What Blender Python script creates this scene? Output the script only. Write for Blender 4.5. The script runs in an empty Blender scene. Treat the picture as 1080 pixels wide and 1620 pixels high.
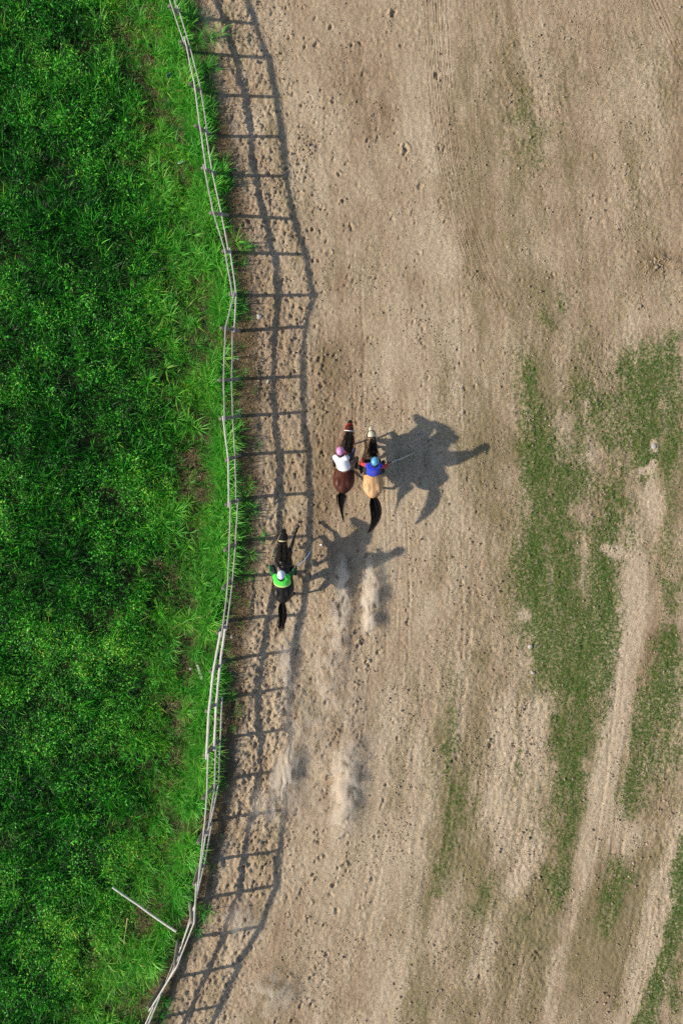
import bpy, bmesh, math, random
import numpy as np
from mathutils import Vector, Matrix

random.seed(7)
RNG = np.random.default_rng(11)
SC = bpy.context.scene
COL = SC.collection

# ------------------------------------------------------------------ camera
CAM_H = 23.5            # metres above the track
PPM = 46.0              # photo pixels per metre on the ground
cam_d = bpy.data.cameras.new('camera')
cam = bpy.data.objects.new('camera', cam_d)
COL.objects.link(cam)
cam.location = (0, 0, CAM_H)
cam.rotation_euler = (0, 0, 0)
cam_d.sensor_fit = 'VERTICAL'
cam_d.sensor_height = 24.0
cam_d.lens = 12.0 / ((1620 / PPM / 2) / CAM_H)
cam_d.clip_start = 0.1
cam_d.clip_end = 2000
SC.camera = cam

# ------------------------------------------------------------------ world, sun, exposure
SUN_EL = math.radians(28.5)
SUN_AZ = math.radians(9.3)          # shadows fall to +x, turned this much towards +y
w = bpy.data.worlds.new('World'); SC.world = w; w.use_nodes = True
wn = w.node_tree.nodes; wl = w.node_tree.links
bg = wn['Background']; bg.inputs['Strength'].default_value = 0.11
sky = wn.new('ShaderNodeTexSky'); sky.sky_type = 'NISHITA'; sky.sun_disc = False
sky.sun_elevation = SUN_EL
sky.sun_rotation = math.radians(270) - SUN_AZ
wl.new(sky.outputs[0], bg.inputs['Color'])
sd = bpy.data.lights.new('sun', 'SUN'); sd.energy = 4.5; sd.angle = math.radians(1.1)
sd.color = (1.0, 0.90, 0.75)
sun = bpy.data.objects.new('sun', sd); COL.objects.link(sun)
ldir = Vector((math.cos(SUN_EL) * math.cos(SUN_AZ), math.cos(SUN_EL) * math.sin(SUN_AZ), -math.sin(SUN_EL)))
sun.rotation_euler = ldir.to_track_quat('-Z', 'Y').to_euler()
sun.location = (-20, -4, 15)
SC.view_settings.view_transform = 'Standard'
SC.view_settings.look = 'None'
SC.view_settings.exposure = 0.46
SC.view_settings.gamma = 1.0
SC.view_settings.use_curve_mapping = False
SC.render.engine = 'CYCLES'
SC.cycles.use_denoising = False
SC.cycles.max_bounces = 6
SC.cycles.diffuse_bounces = 3
SC.cycles.volume_bounces = 4
SC.cycles.transparent_max_bounces = 8

# ------------------------------------------------------------------ helpers
def W(px, py, h=0.0):
    """point seen at photo pixel px,py that stands h metres above the track"""
    k = (CAM_H - h) / CAM_H / PPM
    return Vector(((px - 540) * k, (810 - py) * k, h))

def G(px, py):
    return ((px - 540) / PPM, (810 - py) / PPM)

def tag(o, label=None, cat=None, group=None, kind=None):
    if label: o['label'] = label
    if cat: o['category'] = cat
    if group: o['group'] = group
    if kind: o['kind'] = kind
    return o

def empty(name, loc=(0, 0, 0), rz=0.0):
    o = bpy.data.objects.new(name, None); COL.objects.link(o)
    o.location = loc; o.rotation_euler = (0, 0, rz); o.empty_display_size = 0.2
    return o

def mesh_obj(name, me, mat=None, parent=None, smooth=True):
    o = bpy.data.objects.new(name, me); COL.objects.link(o)
    if mat: me.materials.append(mat)
    if smooth and len(me.polygons):
        me.polygons.foreach_set('use_smooth', np.ones(len(me.polygons), bool))
    if parent: o.parent = parent
    return o

def bm_obj(name, bm, mat=None, parent=None, smooth=True):
    me = bpy.data.meshes.new(name); bm.normal_update(); bm.to_mesh(me); bm.free()
    return mesh_obj(name, me, mat, parent, smooth)

def np_mesh(name, V, F3=None, F4=None):
    me = bpy.data.meshes.new(name)
    V = np.asarray(V, np.float32)
    me.vertices.add(len(V)); me.vertices.foreach_set('co', V.ravel())
    loops = []; starts = []; tot = 0
    if F4 is not None and len(F4):
        F4 = np.asarray(F4, np.int32); loops.append(F4.ravel()); starts.append(np.arange(len(F4)) * 4); tot = len(F4) * 4
    if F3 is not None and len(F3):
        F3 = np.asarray(F3, np.int32); loops.append(F3.ravel()); starts.append(tot + np.arange(len(F3)) * 3)
    L = np.concatenate(loops).astype(np.int32); S = np.concatenate(starts).astype(np.int32)
    me.loops.add(len(L)); me.loops.foreach_set('vertex_index', L)
    me.polygons.add(len(S)); me.polygons.foreach_set('loop_start', S)
    me.update(calc_edges=True); me.validate()
    return me

_T = np.random.default_rng(5).random((256, 256)).astype(np.float32)
def vnoise(x, y, s=0):
    xi = np.floor(x).astype(np.int64); yi = np.floor(y).astype(np.int64)
    fx = x - xi; fy = y - yi
    fx = fx * fx * (3 - 2 * fx); fy = fy * fy * (3 - 2 * fy)
    xi += s * 37; yi += s * 91
    a = _T[xi & 255, yi & 255]; b = _T[(xi + 1) & 255, yi & 255]
    c = _T[xi & 255, (yi + 1) & 255]; d = _T[(xi + 1) & 255, (yi + 1) & 255]
    return (a * (1 - fx) + b * fx) * (1 - fy) + (c * (1 - fx) + d * fx) * fy - 0.5

def fbm(x, y, s=0, o=4, gain=0.5):
    r = 0; a = 1.0; f = 1.0
    for i in range(o):
        ca, sa = math.cos(i * 1.1), math.sin(i * 1.1)
        r = r + a * vnoise((x * ca - y * sa) * f + i * 17.3, (x * sa + y * ca) * f + i * 5.7, s + i)
        a *= gain; f *= 2.03
    return r

def sstep(a, b, x):
    t = np.clip((x - a) / (b - a), 0, 1)
    return t * t * (3 - 2 * t)

# ------------------------------------------------------------------ materials
def new_mat(name):
    m = bpy.data.materials.new(name); m.use_nodes = True
    nt = m.node_tree; b = nt.nodes['Principled BSDF']
    return m, nt, b

def N(nt, t, **kw):
    n = nt.nodes.new(t)
    for k, v in kw.items(): setattr(n, k, v)
    return n

def ramp(nt, fac, stops):
    r = N(nt, 'ShaderNodeValToRGB'); e = r.color_ramp.elements
    while len(e) < len(stops): e.new(0.5)
    for i, (p, c) in enumerate(stops):
        e[i].position = p; e[i].color = (c[0], c[1], c[2], 1)
    nt.links.new(fac, r.inputs[0]); return r.outputs[0]

def noise(nt, scale, detail=4, rough=0.55, vec=None, dist=0.0):
    n = N(nt, 'ShaderNodeTexNoise'); n.inputs['Scale'].default_value = scale
    n.inputs['Detail'].default_value = detail; n.inputs['Roughness'].default_value = rough
    n.inputs['Distortion'].default_value = dist
    if vec: nt.links.new(vec, n.inputs['Vector'])
    return n.outputs[0]

def mixc(nt, fac, a, b, blend='MIX'):
    m = N(nt, 'ShaderNodeMix', data_type='RGBA', blend_type=blend)
    for sock, v in ((m.inputs[0], fac), (m.inputs[6], a), (m.inputs[7], b)):
        if isinstance(v, (int, float)): sock.default_value = v
        elif isinstance(v, tuple): sock.default_value = (v[0], v[1], v[2], 1)
        else: nt.links.new(v, sock)
    return m.outputs[2]

def mth(nt, op, a, b=0.0, clamp=False):
    m = N(nt, 'ShaderNodeMath', operation=op, use_clamp=clamp)
    for i, v in enumerate((a, b)):
        if isinstance(v, (int, float)): m.inputs[i].default_value = v
        else: nt.links.new(v, m.inputs[i])
    return m.outputs[0]

def attr(nt, name, typ='GEOMETRY', out='Fac'):
    a = N(nt, 'ShaderNodeAttribute', attribute_name=name, attribute_type=typ)
    return a.outputs[out]

def simple_mat(name, c1, c2, scale=8.0, rough=0.7, spec=0.3, bump=0.0, bscale=60.0, sheen=0.0):
    m, nt, b = new_mat(name)
    tc = N(nt, 'ShaderNodeTexCoord').outputs['Object']
    nt.links.new(ramp(nt, noise(nt, scale, 4, 0.6, tc), [(0.3, c1), (0.7, c2)]), b.inputs['Base Color'])
    b.inputs['Roughness'].default_value = rough
    b.inputs['Specular IOR Level'].default_value = spec
    if sheen: b.inputs['Sheen Weight'].default_value = sheen
    if bump:
        bp = N(nt, 'ShaderNodeBump'); bp.inputs['Strength'].default_value = bump; bp.inputs['Distance'].default_value = 0.02
        nt.links.new(noise(nt, bscale, 3, 0.6, tc), bp.inputs['Height']); nt.links.new(bp.outputs[0], b.inputs['Normal'])
    return m

def leaf_mat(name, stops, trans=0.25, rough=0.5, wt=0.7, spec=0.25):
    m, nt, b = new_mat(name)
    t = attr(nt, 'tint', 'INSTANCER')
    r = attr(nt, 'shade')                         # per blade variation inside a tuft
    f = mth(nt, 'ADD', mth(nt, 'MULTIPLY', t, wt), mth(nt, 'MULTIPLY', r, 1 - wt), True)
    c = ramp(nt, f, stops)
    nt.links.new(c, b.inputs['Base Color'])
    b.inputs['Roughness'].default_value = rough; b.inputs['Specular IOR Level'].default_value = spec
    tr = N(nt, 'ShaderNodeBsdfTranslucent'); nt.links.new(mixc(nt, 1.0, c, (1.0, 1.15, 0.5), 'MULTIPLY'), tr.inputs['Color'])
    mx = N(nt, 'ShaderNodeMixShader'); mx.inputs[0].default_value = trans
    out = nt.nodes['Material Output']
    nt.links.new(b.outputs[0], mx.inputs[1]); nt.links.new(tr.outputs[0], mx.inputs[2]); nt.links.new(mx.outputs[0], out.inputs['Surface'])
    return m

# ------------------------------------------------------------------ fence data
# each post: shadow of its head on the track (photo pixels), slope of that shadow in degrees, x of the middle rail's shadow
SH = (83.5, -13.7)      # photo pixels of shadow for each metre of height
HT, HM, HL = 1.39, 0.75, 0.23
FD = [(366, -87, -7, 318), (386, -26, -7, 335),
      (403, 36, -6, 351), (421, 90, -3.6, 368), (434.5, 152, -1.5, 384.5), (443, 215.5, 0, 394.5), (452, 278, -1, 404.5),
      (465.5, 345.5, -3, 419), (483, 402, -1.6, 430), (494, 467, 0, 439), (481, 517, 4, 436), (478, 595, 2.5, 434.7),
      (480, 652, 3.8, 436), (488, 714, 3, 440), (488.5, 780, 4.8, 441.5), (487, 848, 3.8, 438), (484, 905, 4, 433),
      (475.5, 973, 4, 424.5), (465.5, 1029, 8, 416.5), (459, 1088, 9, 411), (455.5, 1154, 7.8, 408), (453, 1218, 9.5, 405.5),
      (447, 1283, 8.2, 395.5), (440, 1347, 8.4, 385.5), (437, 1402, 11, 376), (411, 1468, 9.7, 353), (373, 1529, 12, 323),
      (344, 1593, 12, 296), (314, 1655, 12, 266), (280, 1715, 12, 232)]
POSTS = []              # base, middle, top in ground pixels
for tx, ty, sl, mx in FD:
    T = (tx - SH[0] * HT, ty - SH[1] * HT)
    Mx = mx - SH[0] * HM
    Bx = Mx + (Mx - T[0]) * HM / (HT - HM)
    By = ty + math.tan(math.radians(sl)) * (tx - Bx)
    POSTS.append((np.array((Bx, By)), np.array(T)))
BX = np.array([p[0][0] for p in POSTS]); BY = np.array([p[0][1] for p in POSTS])
def fence_x(py):        # ground pixel x of the fence foot at ground pixel y
    return np.interp(py, BY, np.convolve(np.pad(BX, 2, 'edge'), np.ones(5) / 5, 'valid'))

# ------------------------------------------------------------------ ground
def axis(a, b, d, far, n=16):
    core = np.arange(a, b + d * 0.5, d)
    g = np.geomspace(0.4, far, n)
    return core, g
xs_l = np.arange(-13.2, -6.0, 0.12); xs_r = np.arange(-6.0, 12.8, 0.037)
gx = np.geomspace(0.5, 400, 16)
XS = np.concatenate([xs_l[0] - gx[::-1], xs_l, xs_r, xs_r[-1] + gx])
ys = np.arange(-18.6, 18.6, 0.041)
YS = np.concatenate([ys[0] - gx[::-1], ys, ys[-1] + gx])
X, Y = np.meshgrid(XS, YS)
X = X.astype(np.float64); Y = Y.astype(np.float64)
PX = X * PPM + 540; PY = 810 - Y * PPM

FX = fence_x(PY)
dfence = (PX - FX) / PPM                       # metres to the track side of the fence foot
CX, CY = G(375 - 3300, 740)
RR = np.hypot(X - CX, Y - CY); U = RR - 3300 / PPM; Vv = np.arctan2(Y - CY, X - CX) * 3300 / PPM
wob = fbm(X * 0.35, Y * 0.18, 3, 3)
Uw = U + 0.5 * wob

def splat(lst):
    m = np.zeros_like(X)
    for (x, y, rx, ry, a, *rot) in lst:
        r = math.radians(rot[0]) if rot else 0.0
        dx = PX - x; dy = PY - y
        ex = (dx * math.cos(r) + dy * math.sin(r)) / rx; ey = (-dx * math.sin(r) + dy * math.cos(r)) / ry
        m += a * np.exp(-(ex * ex + ey * ey))
    return m

def stroke(lst):
    m = np.zeros_like(X)
    for pts, wd, a in lst:
        ys_ = np.array([p[1] for p in pts], float); xs_ = np.array([p[0] for p in pts], float)
        xc = np.interp(PY, ys_, xs_) + 14 * fbm(Y * 0.6, Y * 0.0 + xs_[0], 13, 3)
        wv = wd * (1 + 0.9 * fbm(Y * 0.9 + 7, Y * 0 + xs_[0] * .3, 14, 2))
        m += a * np.exp(-((PX - xc) / wv) ** 2) * sstep(ys_[0] - 40, ys_[0] + 30, PY) * (1 - sstep(ys_[-1] - 30, ys_[-1] + 40, PY))
    return m
turf = splat([
    (850, 800, 22, 110, .75), (838, 690, 16, 60, .55), (832, 585, 16, 36, .55), (835, 880, 30, 80, .8), (905, 760, 45, 90, .38),
    (975, 645, 22, 30, .75), (972, 815, 17, 55, .95), (935, 810, 18, 60, .5), (1010, 725, 16, 22, .85), (1015, 610, 17, 48, .85),
    (1060, 600, 28, 70, .85), (1050, 700, 36, 40, .55), (930, 660, 26, 40, .5), (965, 700, 40, 34, .35), (890, 940, 45, 70, .8), (955, 930, 34, 75, .8),
    (850, 985, 34, 80, .55), (905, 1060, 48, 80, .85), (945, 1030, 34, 80, .7), (915, 1090, 16, 14, 1.0), (900, 1160, 30, 80, .9),
    (935, 1190, 26, 70, .6), (1050, 1090, 34, 80, .95), (1015, 1180, 22, 70, .7), (1065, 1190, 26, 60, .6), (1000, 1260, 26, 40, .5),
    (905, 1290, 18, 55, .85), (850, 1290, 24, 60, .45), (880, 1380, 24, 40, .5, 20), (895, 1410, 13, 30, .75, 15), (820, 1180, 9, 60, .55), (845, 1160, 6, 30, .4),
    (700, 1240, 26, 50, .5), (725, 1190, 16, 90, .3), (690, 1370, 18, 60, .5, 12), (765, 1420, 16, 40, .5, 8), (720, 1090, 20, 60, .35), (660, 1200, 10, 60, .25),
    (960, 1440, 20, 60, .5, 12), (990, 1400, 20, 50, .4, 12), (1065, 1430, 17, 90, 1.0, 10), (1035, 1560, 17, 70, 1.0, 14), (1005, 1640, 20, 50, .9), (1075, 1330, 12, 60, .7),
    (660, 1595, 14, 22, .6), (975, 1590, 18, 24, .55), (1068, 1580, 12, 50, .7), (880, 470, 22, 26, .45), (862, 515, 12, 16, .6), (858, 500, 8, 12, .5), (892, 490, 8, 8, .5),
    (838, 215, 40, 50, .28), (870, 120, 60, 60, .18), (810, 180, 24, 40, .2), (985, 60, 30, 40, .22), (950, 150, 50, 40, .12), (1060, 880, 20, 50, .4), (1060, 770, 14, 50, .45), (1065, 960, 24, 50, .45),
    (770, 640, 30, 80, .12), (1045, 300, 40, 60, .1), (640, 1110, 30, 60, .08), (960, 555, 50, 30, .25),
    (930, 780, 110, 150, .34), (1000, 640, 90, 70, .25), (930, 1060, 110, 160, .22), (890, 640, 60, 80, .15), (1040, 1000, 60, 200, .18), (860, 1420, 120, 120, .14), (720, 1260, 70, 140, .10), (840, 215, 70, 100, .10), (740, 1200, 60, 160, .16), (800, 1450, 110, 140, .12), (950, 300, 120, 160, .05)])
bare = splat([
    (1006, 930, 14, 60, 1.4), (998, 1020, 15, 60, 1.5, 6), (982, 1100, 12, 60, 1.2, 8), (962, 1190, 14, 60, 1.2, 8), (945, 1270, 18, 60, 1.3, 8),
    (925, 1350, 18, 60, 1.1, 12), (1035, 800, 16, 40, 1.3), (1020, 745, 14, 14, .8), (1033, 707, 7, 9, 1.4), (968, 872, 15, 10, 1.8, 20),
    (850, 1150, 11, 45, 1.4), (830, 1150, 6, 40, 1.2), (800, 1170, 26, 60, 1.0), (785, 1290, 26, 80, .9), (820, 1370, 24, 50, .7, 20), (930, 720, 30, 14, .5),
    (832, 975, 12, 10, 1.3), (1030, 1480, 20, 90, .9, 12), (1000, 1330, 40, 30, .6), (925, 845, 8, 40, .6)])
turf = 0.50 * turf + stroke([([(836, 560), (846, 690), (851, 800), (836, 930), (850, 1000), (880, 1090)], 17, .45), ([(890, 690), (892, 900), (902, 1000), (917, 1100), (907, 1250), (900, 1310)], 30, .42),
    ([(972, 760), (962, 900), (950, 1000), (936, 1100)], 22, .5), ([(1010, 560), (1016, 740)], 20, .5), ([(1060, 540), (1062, 720)], 26, .5), ([(1062, 1000), (1042, 1080), (1016, 1200), (990, 1270)], 24, .55),
    ([(1082, 1330), (1062, 1450), (1032, 1570), (1010, 1660)], 17, .8), ([(908, 1350), (890, 1430)], 13, .4), ([(978, 1350), (955, 1470)], 16, .28), ([(722, 1150), (692, 1260), (680, 1400)], 22, .26),
    ([(772, 1370), (760, 1440)], 13, .3), ([(820, 1150), (814, 1230)], 7, .35), ([(1075, 1540), (1062, 1640)], 9, .5), ([(930, 600), (960, 700)], 22, .25)])
bare = bare + stroke([([(1006, 900), (996, 1020), (981, 1110), (956, 1260), (931, 1340), (892, 1480), (850, 1640)], 12, .9), ([(1078, 1290), (1032, 1420), (1002, 1520), (980, 1640)], 17, .8), ([(803, 1110), (792, 1250), (800, 1330)], 18, .6),
    ([(852, 1350), (792, 1450), (742, 1560)], 17, .55), ([(742, 1080), (700, 1250), (650, 1450), (620, 1640)], 14, .45), ([(940, 1380), (900, 1500), (868, 1640)], 9, .5)])
tn = fbm(Uw * 2.6, Vv * 0.40, 21, 4, 0.6); tn2 = fbm(X * 2.4, Y * 1.6, 25, 4, 0.6); tn3 = fbm(X * 6.5, Y * 4.0, 27, 3, 0.65)
turf = np.clip(turf + (tn * 0.55 + tn2 * 0.60 + tn3 * 0.45) * np.clip(turf * 2.2, 0.05, 1) - 0.55 * bare * np.clip(0.4 + turf, 0, 1) - 0.02, 0, 2)
turf = 0.86 * turf / (0.40 + turf)
turf = turf * sstep(0.15, 0.3, (PX - 540) / 540)
# far right beyond the frame carries on as worn turf
olive = np.clip(splat([(845, 230, 60, 110, .45), (790, 330, 60, 100, .25), (930, 100, 110, 90, .2), (1030, 220, 70, 110, .25), (860, 600, 80, 160, .45), (780, 760, 40, 120, .4),
                       (880, 900, 120, 260, .6), (900, 1200, 140, 200, .5), (720, 1250, 60, 200, .5), (860, 1480, 120, 130, .5), (700, 1500, 60, 120, .25), (1000, 700, 120, 200, .5),
                       (740, 600, 30, 200, .25), (740, 180, 25, 160, .15), (1045, 1450, 60, 200, .4), (690, 880, 30, 120, .2), (970, 1480, 60, 120, .3)])
                + stroke([([(885, 1300), (852, 1420), (820, 1620)], 40, .45), ([(782, 1300), (750, 1450), (722, 1640)], 26, .35), ([(955, 1400), (905, 1620)], 24, .45), ([(702, 1050), (680, 1300), (655, 1640)], 22, .35), ([(1005, 1350), (965, 1560)], 26, .4), ([(755, 0), (760, 150), (790, 330), (820, 420)], 20, .15), ([(640, 1150), (600, 1400)], 20, .2)])
                + 0.75 * fbm(Uw * 1.4, Vv * 0.35, 31, 4, 0.65) + 0.3 * tn2 + 0.03 - 0.6 * bare, 0, 0.95)

spot = np.clip(1.6 * splat([(968, 872, 15, 9, 1, 25), (955, 866, 7, 5, .8), (1033, 706, 7, 10, 1), (1020, 745, 12, 9, .9), (1032, 735, 9, 9, .8), (832, 974, 9, 7, 1), (1036, 790, 11, 26, 1), (1010, 925, 10, 40, .9)])
               + 0.9 * fbm(X * 4, Y * 4, 45, 3, .6) - 0.55, 0, 1); spot = sstep(.1, .5, spot * (splat([(968, 872, 40, 40, 1), (1030, 760, 40, 90, 1), (832, 974, 30, 30, 1), (1008, 925, 30, 60, 1)]) > .2))
turf = turf * (1 - spot); olive = olive * (1 - spot)
# verge: rough fence litter plus painted grass shadow, meadow soil to its left
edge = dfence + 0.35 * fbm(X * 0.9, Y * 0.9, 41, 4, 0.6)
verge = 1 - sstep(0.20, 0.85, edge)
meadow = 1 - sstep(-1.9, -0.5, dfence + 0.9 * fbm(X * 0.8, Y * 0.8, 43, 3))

# relief
streak = fbm(Uw * 6.0, Vv * 0.5, 51, 4, 0.62)
rough = np.clip(0.42 + 0.95 * np.exp(-((dfence - 1.3) / 1.5) ** 2) + 0.9 * fbm(X * 0.45, Y * 0.28, 55, 3) + 0.35 * olive, 0.22, 1.6)
Z = 0.05 * fbm(X * 0.3, Y * 0.2, 57, 3) + 0.006 * streak * np.clip(1.2 - rough * 0.4, 0.3, 1)
nearf = np.exp(-((dfence - 1.2) / 1.9) ** 2)
Z += (0.007 + 0.022 * nearf) * rough * fbm(X * 2.6, Y * 2.0, 61, 3, 0.55)
Z += (0.011 + 0.034 * nearf) * rough * fbm(X * 6.5, Y * 5.2, 65, 3, 0.65)
Z += 0.026 * (0.5 + rough) * fbm(X * 14, Y * 11, 67, 2)
fine = vnoise(X * 9, Y * 7, 68) + 0.35 * vnoise(X * 2, Y * 2, 69)
Z -= 0.045 * rough * np.clip(fine - 0.24, 0, 0.3)
lump = vnoise(X * 12, Y * 10, 70); Z += 0.085 * rough * np.clip(lump - 0.25, 0, 0.3)
Z += turf * (0.012 + 0.04 * fbm(X * 7, Y * 6, 71, 3, 0.65))
Z += 0.06 * verge * (0.6 + fbm(X * 3, Y * 3, 73, 3))
# dark lumpy clods by the right edge
cl = splat([(1045, 412, 20, 14, 1.0), (1030, 425, 12, 10, .7), (490, 232, 22, 18, .5), (852, 1390, 10, 14, .9), (850, 1500, 6, 16, .4), (840, 1430, 14, 30, .5)])
Z += cl * 0.13 * np.clip(fbm(X * 5, Y * 4, 75, 3, 0.6), -0.4, 0.6)

iy0 = 16; ix0 = 16 + len(xs_l)
def stamp(px, py, rx, ry, depth, rot, rim=0.35):
    cx, cy = G(px, py)
    R_ = 2.2 * max(rx, ry)
    j0, j1 = np.searchsorted(XS, (cx - R_, cx + R_)); i0, i1 = np.searchsorted(YS, (cy - R_, cy + R_))
    if j1 <= j0 or i1 <= i0: return
    dx = X[i0:i1, j0:j1] - cx; dy = Y[i0:i1, j0:j1] - cy
    ex = (dx * math.cos(rot) + dy * math.sin(rot)) / rx; ey = (-dx * math.sin(rot) + dy * math.cos(rot)) / ry
    d = np.sqrt(ex * ex + ey * ey) + 0.9 * vnoise(X[i0:i1, j0:j1] * 14, Y[i0:i1, j0:j1] * 14, 9) + 0.8 * vnoise(X[i0:i1, j0:j1] * 6 + px, Y[i0:i1, j0:j1] * 6, 10)
    Z[i0:i1, j0:j1] += depth * (-(1 - sstep(0.55, 1.05, d)) + rim * np.exp(-((d - 1.25) / 0.28) ** 2) * (1 + 0.6 * ey))

# a lengthwise trail of hoof prints, thick along the rail and thinning across the track
for k in range(1000):
    py = random.uniform(-20, 1640)
    if random.random() < 0.80: px = float(fence_x(py)) + 22 + abs(random.gauss(0, 58))
    else:
        px = random.gauss(985, 70); py = random.uniform(150, 600)
    near = max(0.4, 1 - abs(px - 480) / 420)
    stamp(px, py, random.uniform(.045, .075), random.uniform(.055, .095), random.uniform(.018, .05) * near, random.gauss(0, 0.4), random.uniform(.2, .6))
for trail in range(34):                       # strings of prints left by single horses
    off = random.choice([random.uniform(60, 330), random.uniform(60, 200), random.uniform(80, 640)]); py = random.uniform(-60, 200 if trail % 2 else 900)
    stop = py + random.uniform(400, 1500); dr = random.uniform(-.05, .05); dp = random.uniform(.014, .034)
    while py < min(stop, 1660):
        py += random.uniform(22, 60)
        for q in range(random.choice((1, 1, 2))):
            px = float(fence_x(py)) + off + dr * (py - 800) + random.gauss(0, 5)
            stamp(px, py + random.gauss(0, 7), random.uniform(.048, .068), random.uniform(.06, .085), dp * random.uniform(.6, 1.3), random.gauss(0, .35), random.uniform(.3, .7))
for (x0_, y0_) in ((452, 985), (545, 845), (588, 852)):     # fresh prints of the three horses
    py = y0_; off = x0_ - float(fence_x(y0_))
    while py < 1640:
        py += random.uniform(16, 34)
        for q in range(random.choice((1, 2))):
            px = float(fence_x(py)) * .8 + float(fence_x(y0_)) * .2 + off + random.choice((-6, 6)) + random.gauss(0, 3)
            stamp(px, py + random.gauss(0, 5), random.uniform(.055, .075), random.uniform(.07, .095), random.uniform(.028, .048), random.gauss(0, .3), random.uniform(.5, .9))
for (px, py, s) in [(500, 72, 1.3), (523, 44, 1.2), (482, 74, 1.2), (570, 68, 1.1), (556, 72, 1.2), (457, 60, 1.1), (622, 22, 1.5), (573, 116, 1.1), (612, 50, 1.1), (527, 162, 1.2), (565, 162, 1.0),
                    (643, 236, 1.6), (640, 243, 1.2), (690, 120, 1.3), (693, 230, 1.2), (705, 350, 1.1), (555, 358, 1.4), (620, 345, 1.1), (665, 293, 1.3), (510, 330, 1.2), (499, 30, 1.0), (634, 72, 1.1), (580, 222, 1.2),
                    (505, 568, 1.3), (548, 450, 1.2), (520, 400, 1.3), (508, 610, 1.0), (436, 1250, 1.7), (442, 1262, 1.6), (428, 1246, 1.2), (387, 1240, 1.5), (398, 1228, 1.3), (715, 1205, 1.2), (775, 1180, 1.4), (470, 1185, 1.0), (600, 1030, 1.4), (850, 1505, 1.2), (848, 1518, 1.2)]:
    stamp(px, py, .07 * s, .085 * s, .034 * s, random.gauss(0, .3), .55)

def groove(pts, wdt, depth):
    p = np.array([G(*q) for q in pts])
    yy = p[:, 1][::-1]; xx = p[:, 0][::-1]
    i0, i1 = np.searchsorted(YS, (yy[0], yy[-1]))
    xc = np.interp(Y[i0:i1], yy, xx) + 0.03 * vnoise(Y[i0:i1] * 1.3, 0 * Y[i0:i1], int(pts[0][0]))
    e = (X[i0:i1] - xc) / wdt
    f = np.clip((Y[i0:i1] - yy[0]) * 1.5, 0, 1) * np.clip((yy[-1] - Y[i0:i1]) * 1.5, 0, 1)
    Z[i0:i1] += depth * f * (-np.exp(-e * e) + 0.6 * np.exp(-((np.abs(e) - 1.8) / 0.6) ** 2)) * (0.6 + 1.2 * (vnoise(Y[i0:i1] * 6, 0 * X[i0:i1], 3) + .5))
for i in range(9):
    o = i * 4.2 + random.uniform(-1, 1)
    groove([(662 + o, -60), (672 + o, 0), (676 + o, 90), (684 + o, 180), (694 + o, 260), (712 + o, 340), (740 + o, 420), (775 + o, 500)], 0.020, 0.017)
for i in range(5):
    o = i * 5
    groove([(735 + o, -20), (738 + o, 100), (742 + o, 220), (752 + o, 320), (790 + o, 420), (830 + o, 500), (860 + o, 560)], 0.022, 0.007)
for i in range(4):
    o = i * 6
    groove([(1000 + o, -60), (1035 + o, 20), (1062 + o, 80), (1095 + o, 140)], 0.03, 0.012)
for i in range(26):
    x0 = random.uniform(560, 1050); y0 = random.uniform(880, 1400); L = random.uniform(150, 420)
    sl = -0.10 - 0.16 * max(0, (y0 - 900) / 700)
    groove([(x0, y0), (x0 + sl * 0.4 * L, y0 + L * .5), (x0 + sl * L, y0 + L)], random.uniform(.03, .10), random.uniform(.004, .009))
for i in range(22):
    x0 = random.uniform(500, 780); y0 = random.uniform(380, 800); L = random.uniform(150, 400)
    groove([(x0, y0), (x0 + 6, y0 + L * .5), (x0 + 2, y0 + L)], random.uniform(.02, .05), random.uniform(.004, .010))
far_fade = sstep(40, 16, np.maximum(np.abs(X) * 1.3, np.abs(Y)))
Z *= far_fade
Z -= Z[iy0:-16, ix0:-16].mean()

tone = np.clip(0.54 + 0.42 * fbm(Uw * 0.55, Vv * 0.16, 81, 4, 0.6) + 0.35 * fbm(X * 1.3, Y * 0.9, 85, 4, 0.6)
               + splat([(520, 300, 90, 200, .12), (600, 1250, 130, 260, .14), (900, 430, 120, 120, .1), (500, 225, 20, 22, -.35), (610, 180, 22, 22, -.12),
                        (780, 1000, 40, 220, -.12), (760, 260, 50, 200, -.05), (1045, 412, 30, 22, -.5), (1020, 800, 30, 60, .3), (980, 1100, 30, 200, .22), (700, 60, 40, 90, .1)])
               + 0.42 * np.clip(bare, 0, 1) + .6 * spot, 0, 1)

nyy, nxx = X.shape
idx = np.arange(nyy * nxx).reshape(nyy, nxx)
F = np.stack([idx[:-1, :-1], idx[:-1, 1:], idx[1:, 1:], idx[1:, :-1]], -1).reshape(-1, 4)
gme = np_mesh('ground', np.stack([X, Y, Z], -1).reshape(-1, 3), None, F)
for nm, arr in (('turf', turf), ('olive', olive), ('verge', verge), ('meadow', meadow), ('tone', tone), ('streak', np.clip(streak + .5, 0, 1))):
    a = gme.attributes.new(nm, 'FLOAT', 'POINT'); a.data.foreach_set('value', arr.astype(np.float32).ravel())

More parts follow.
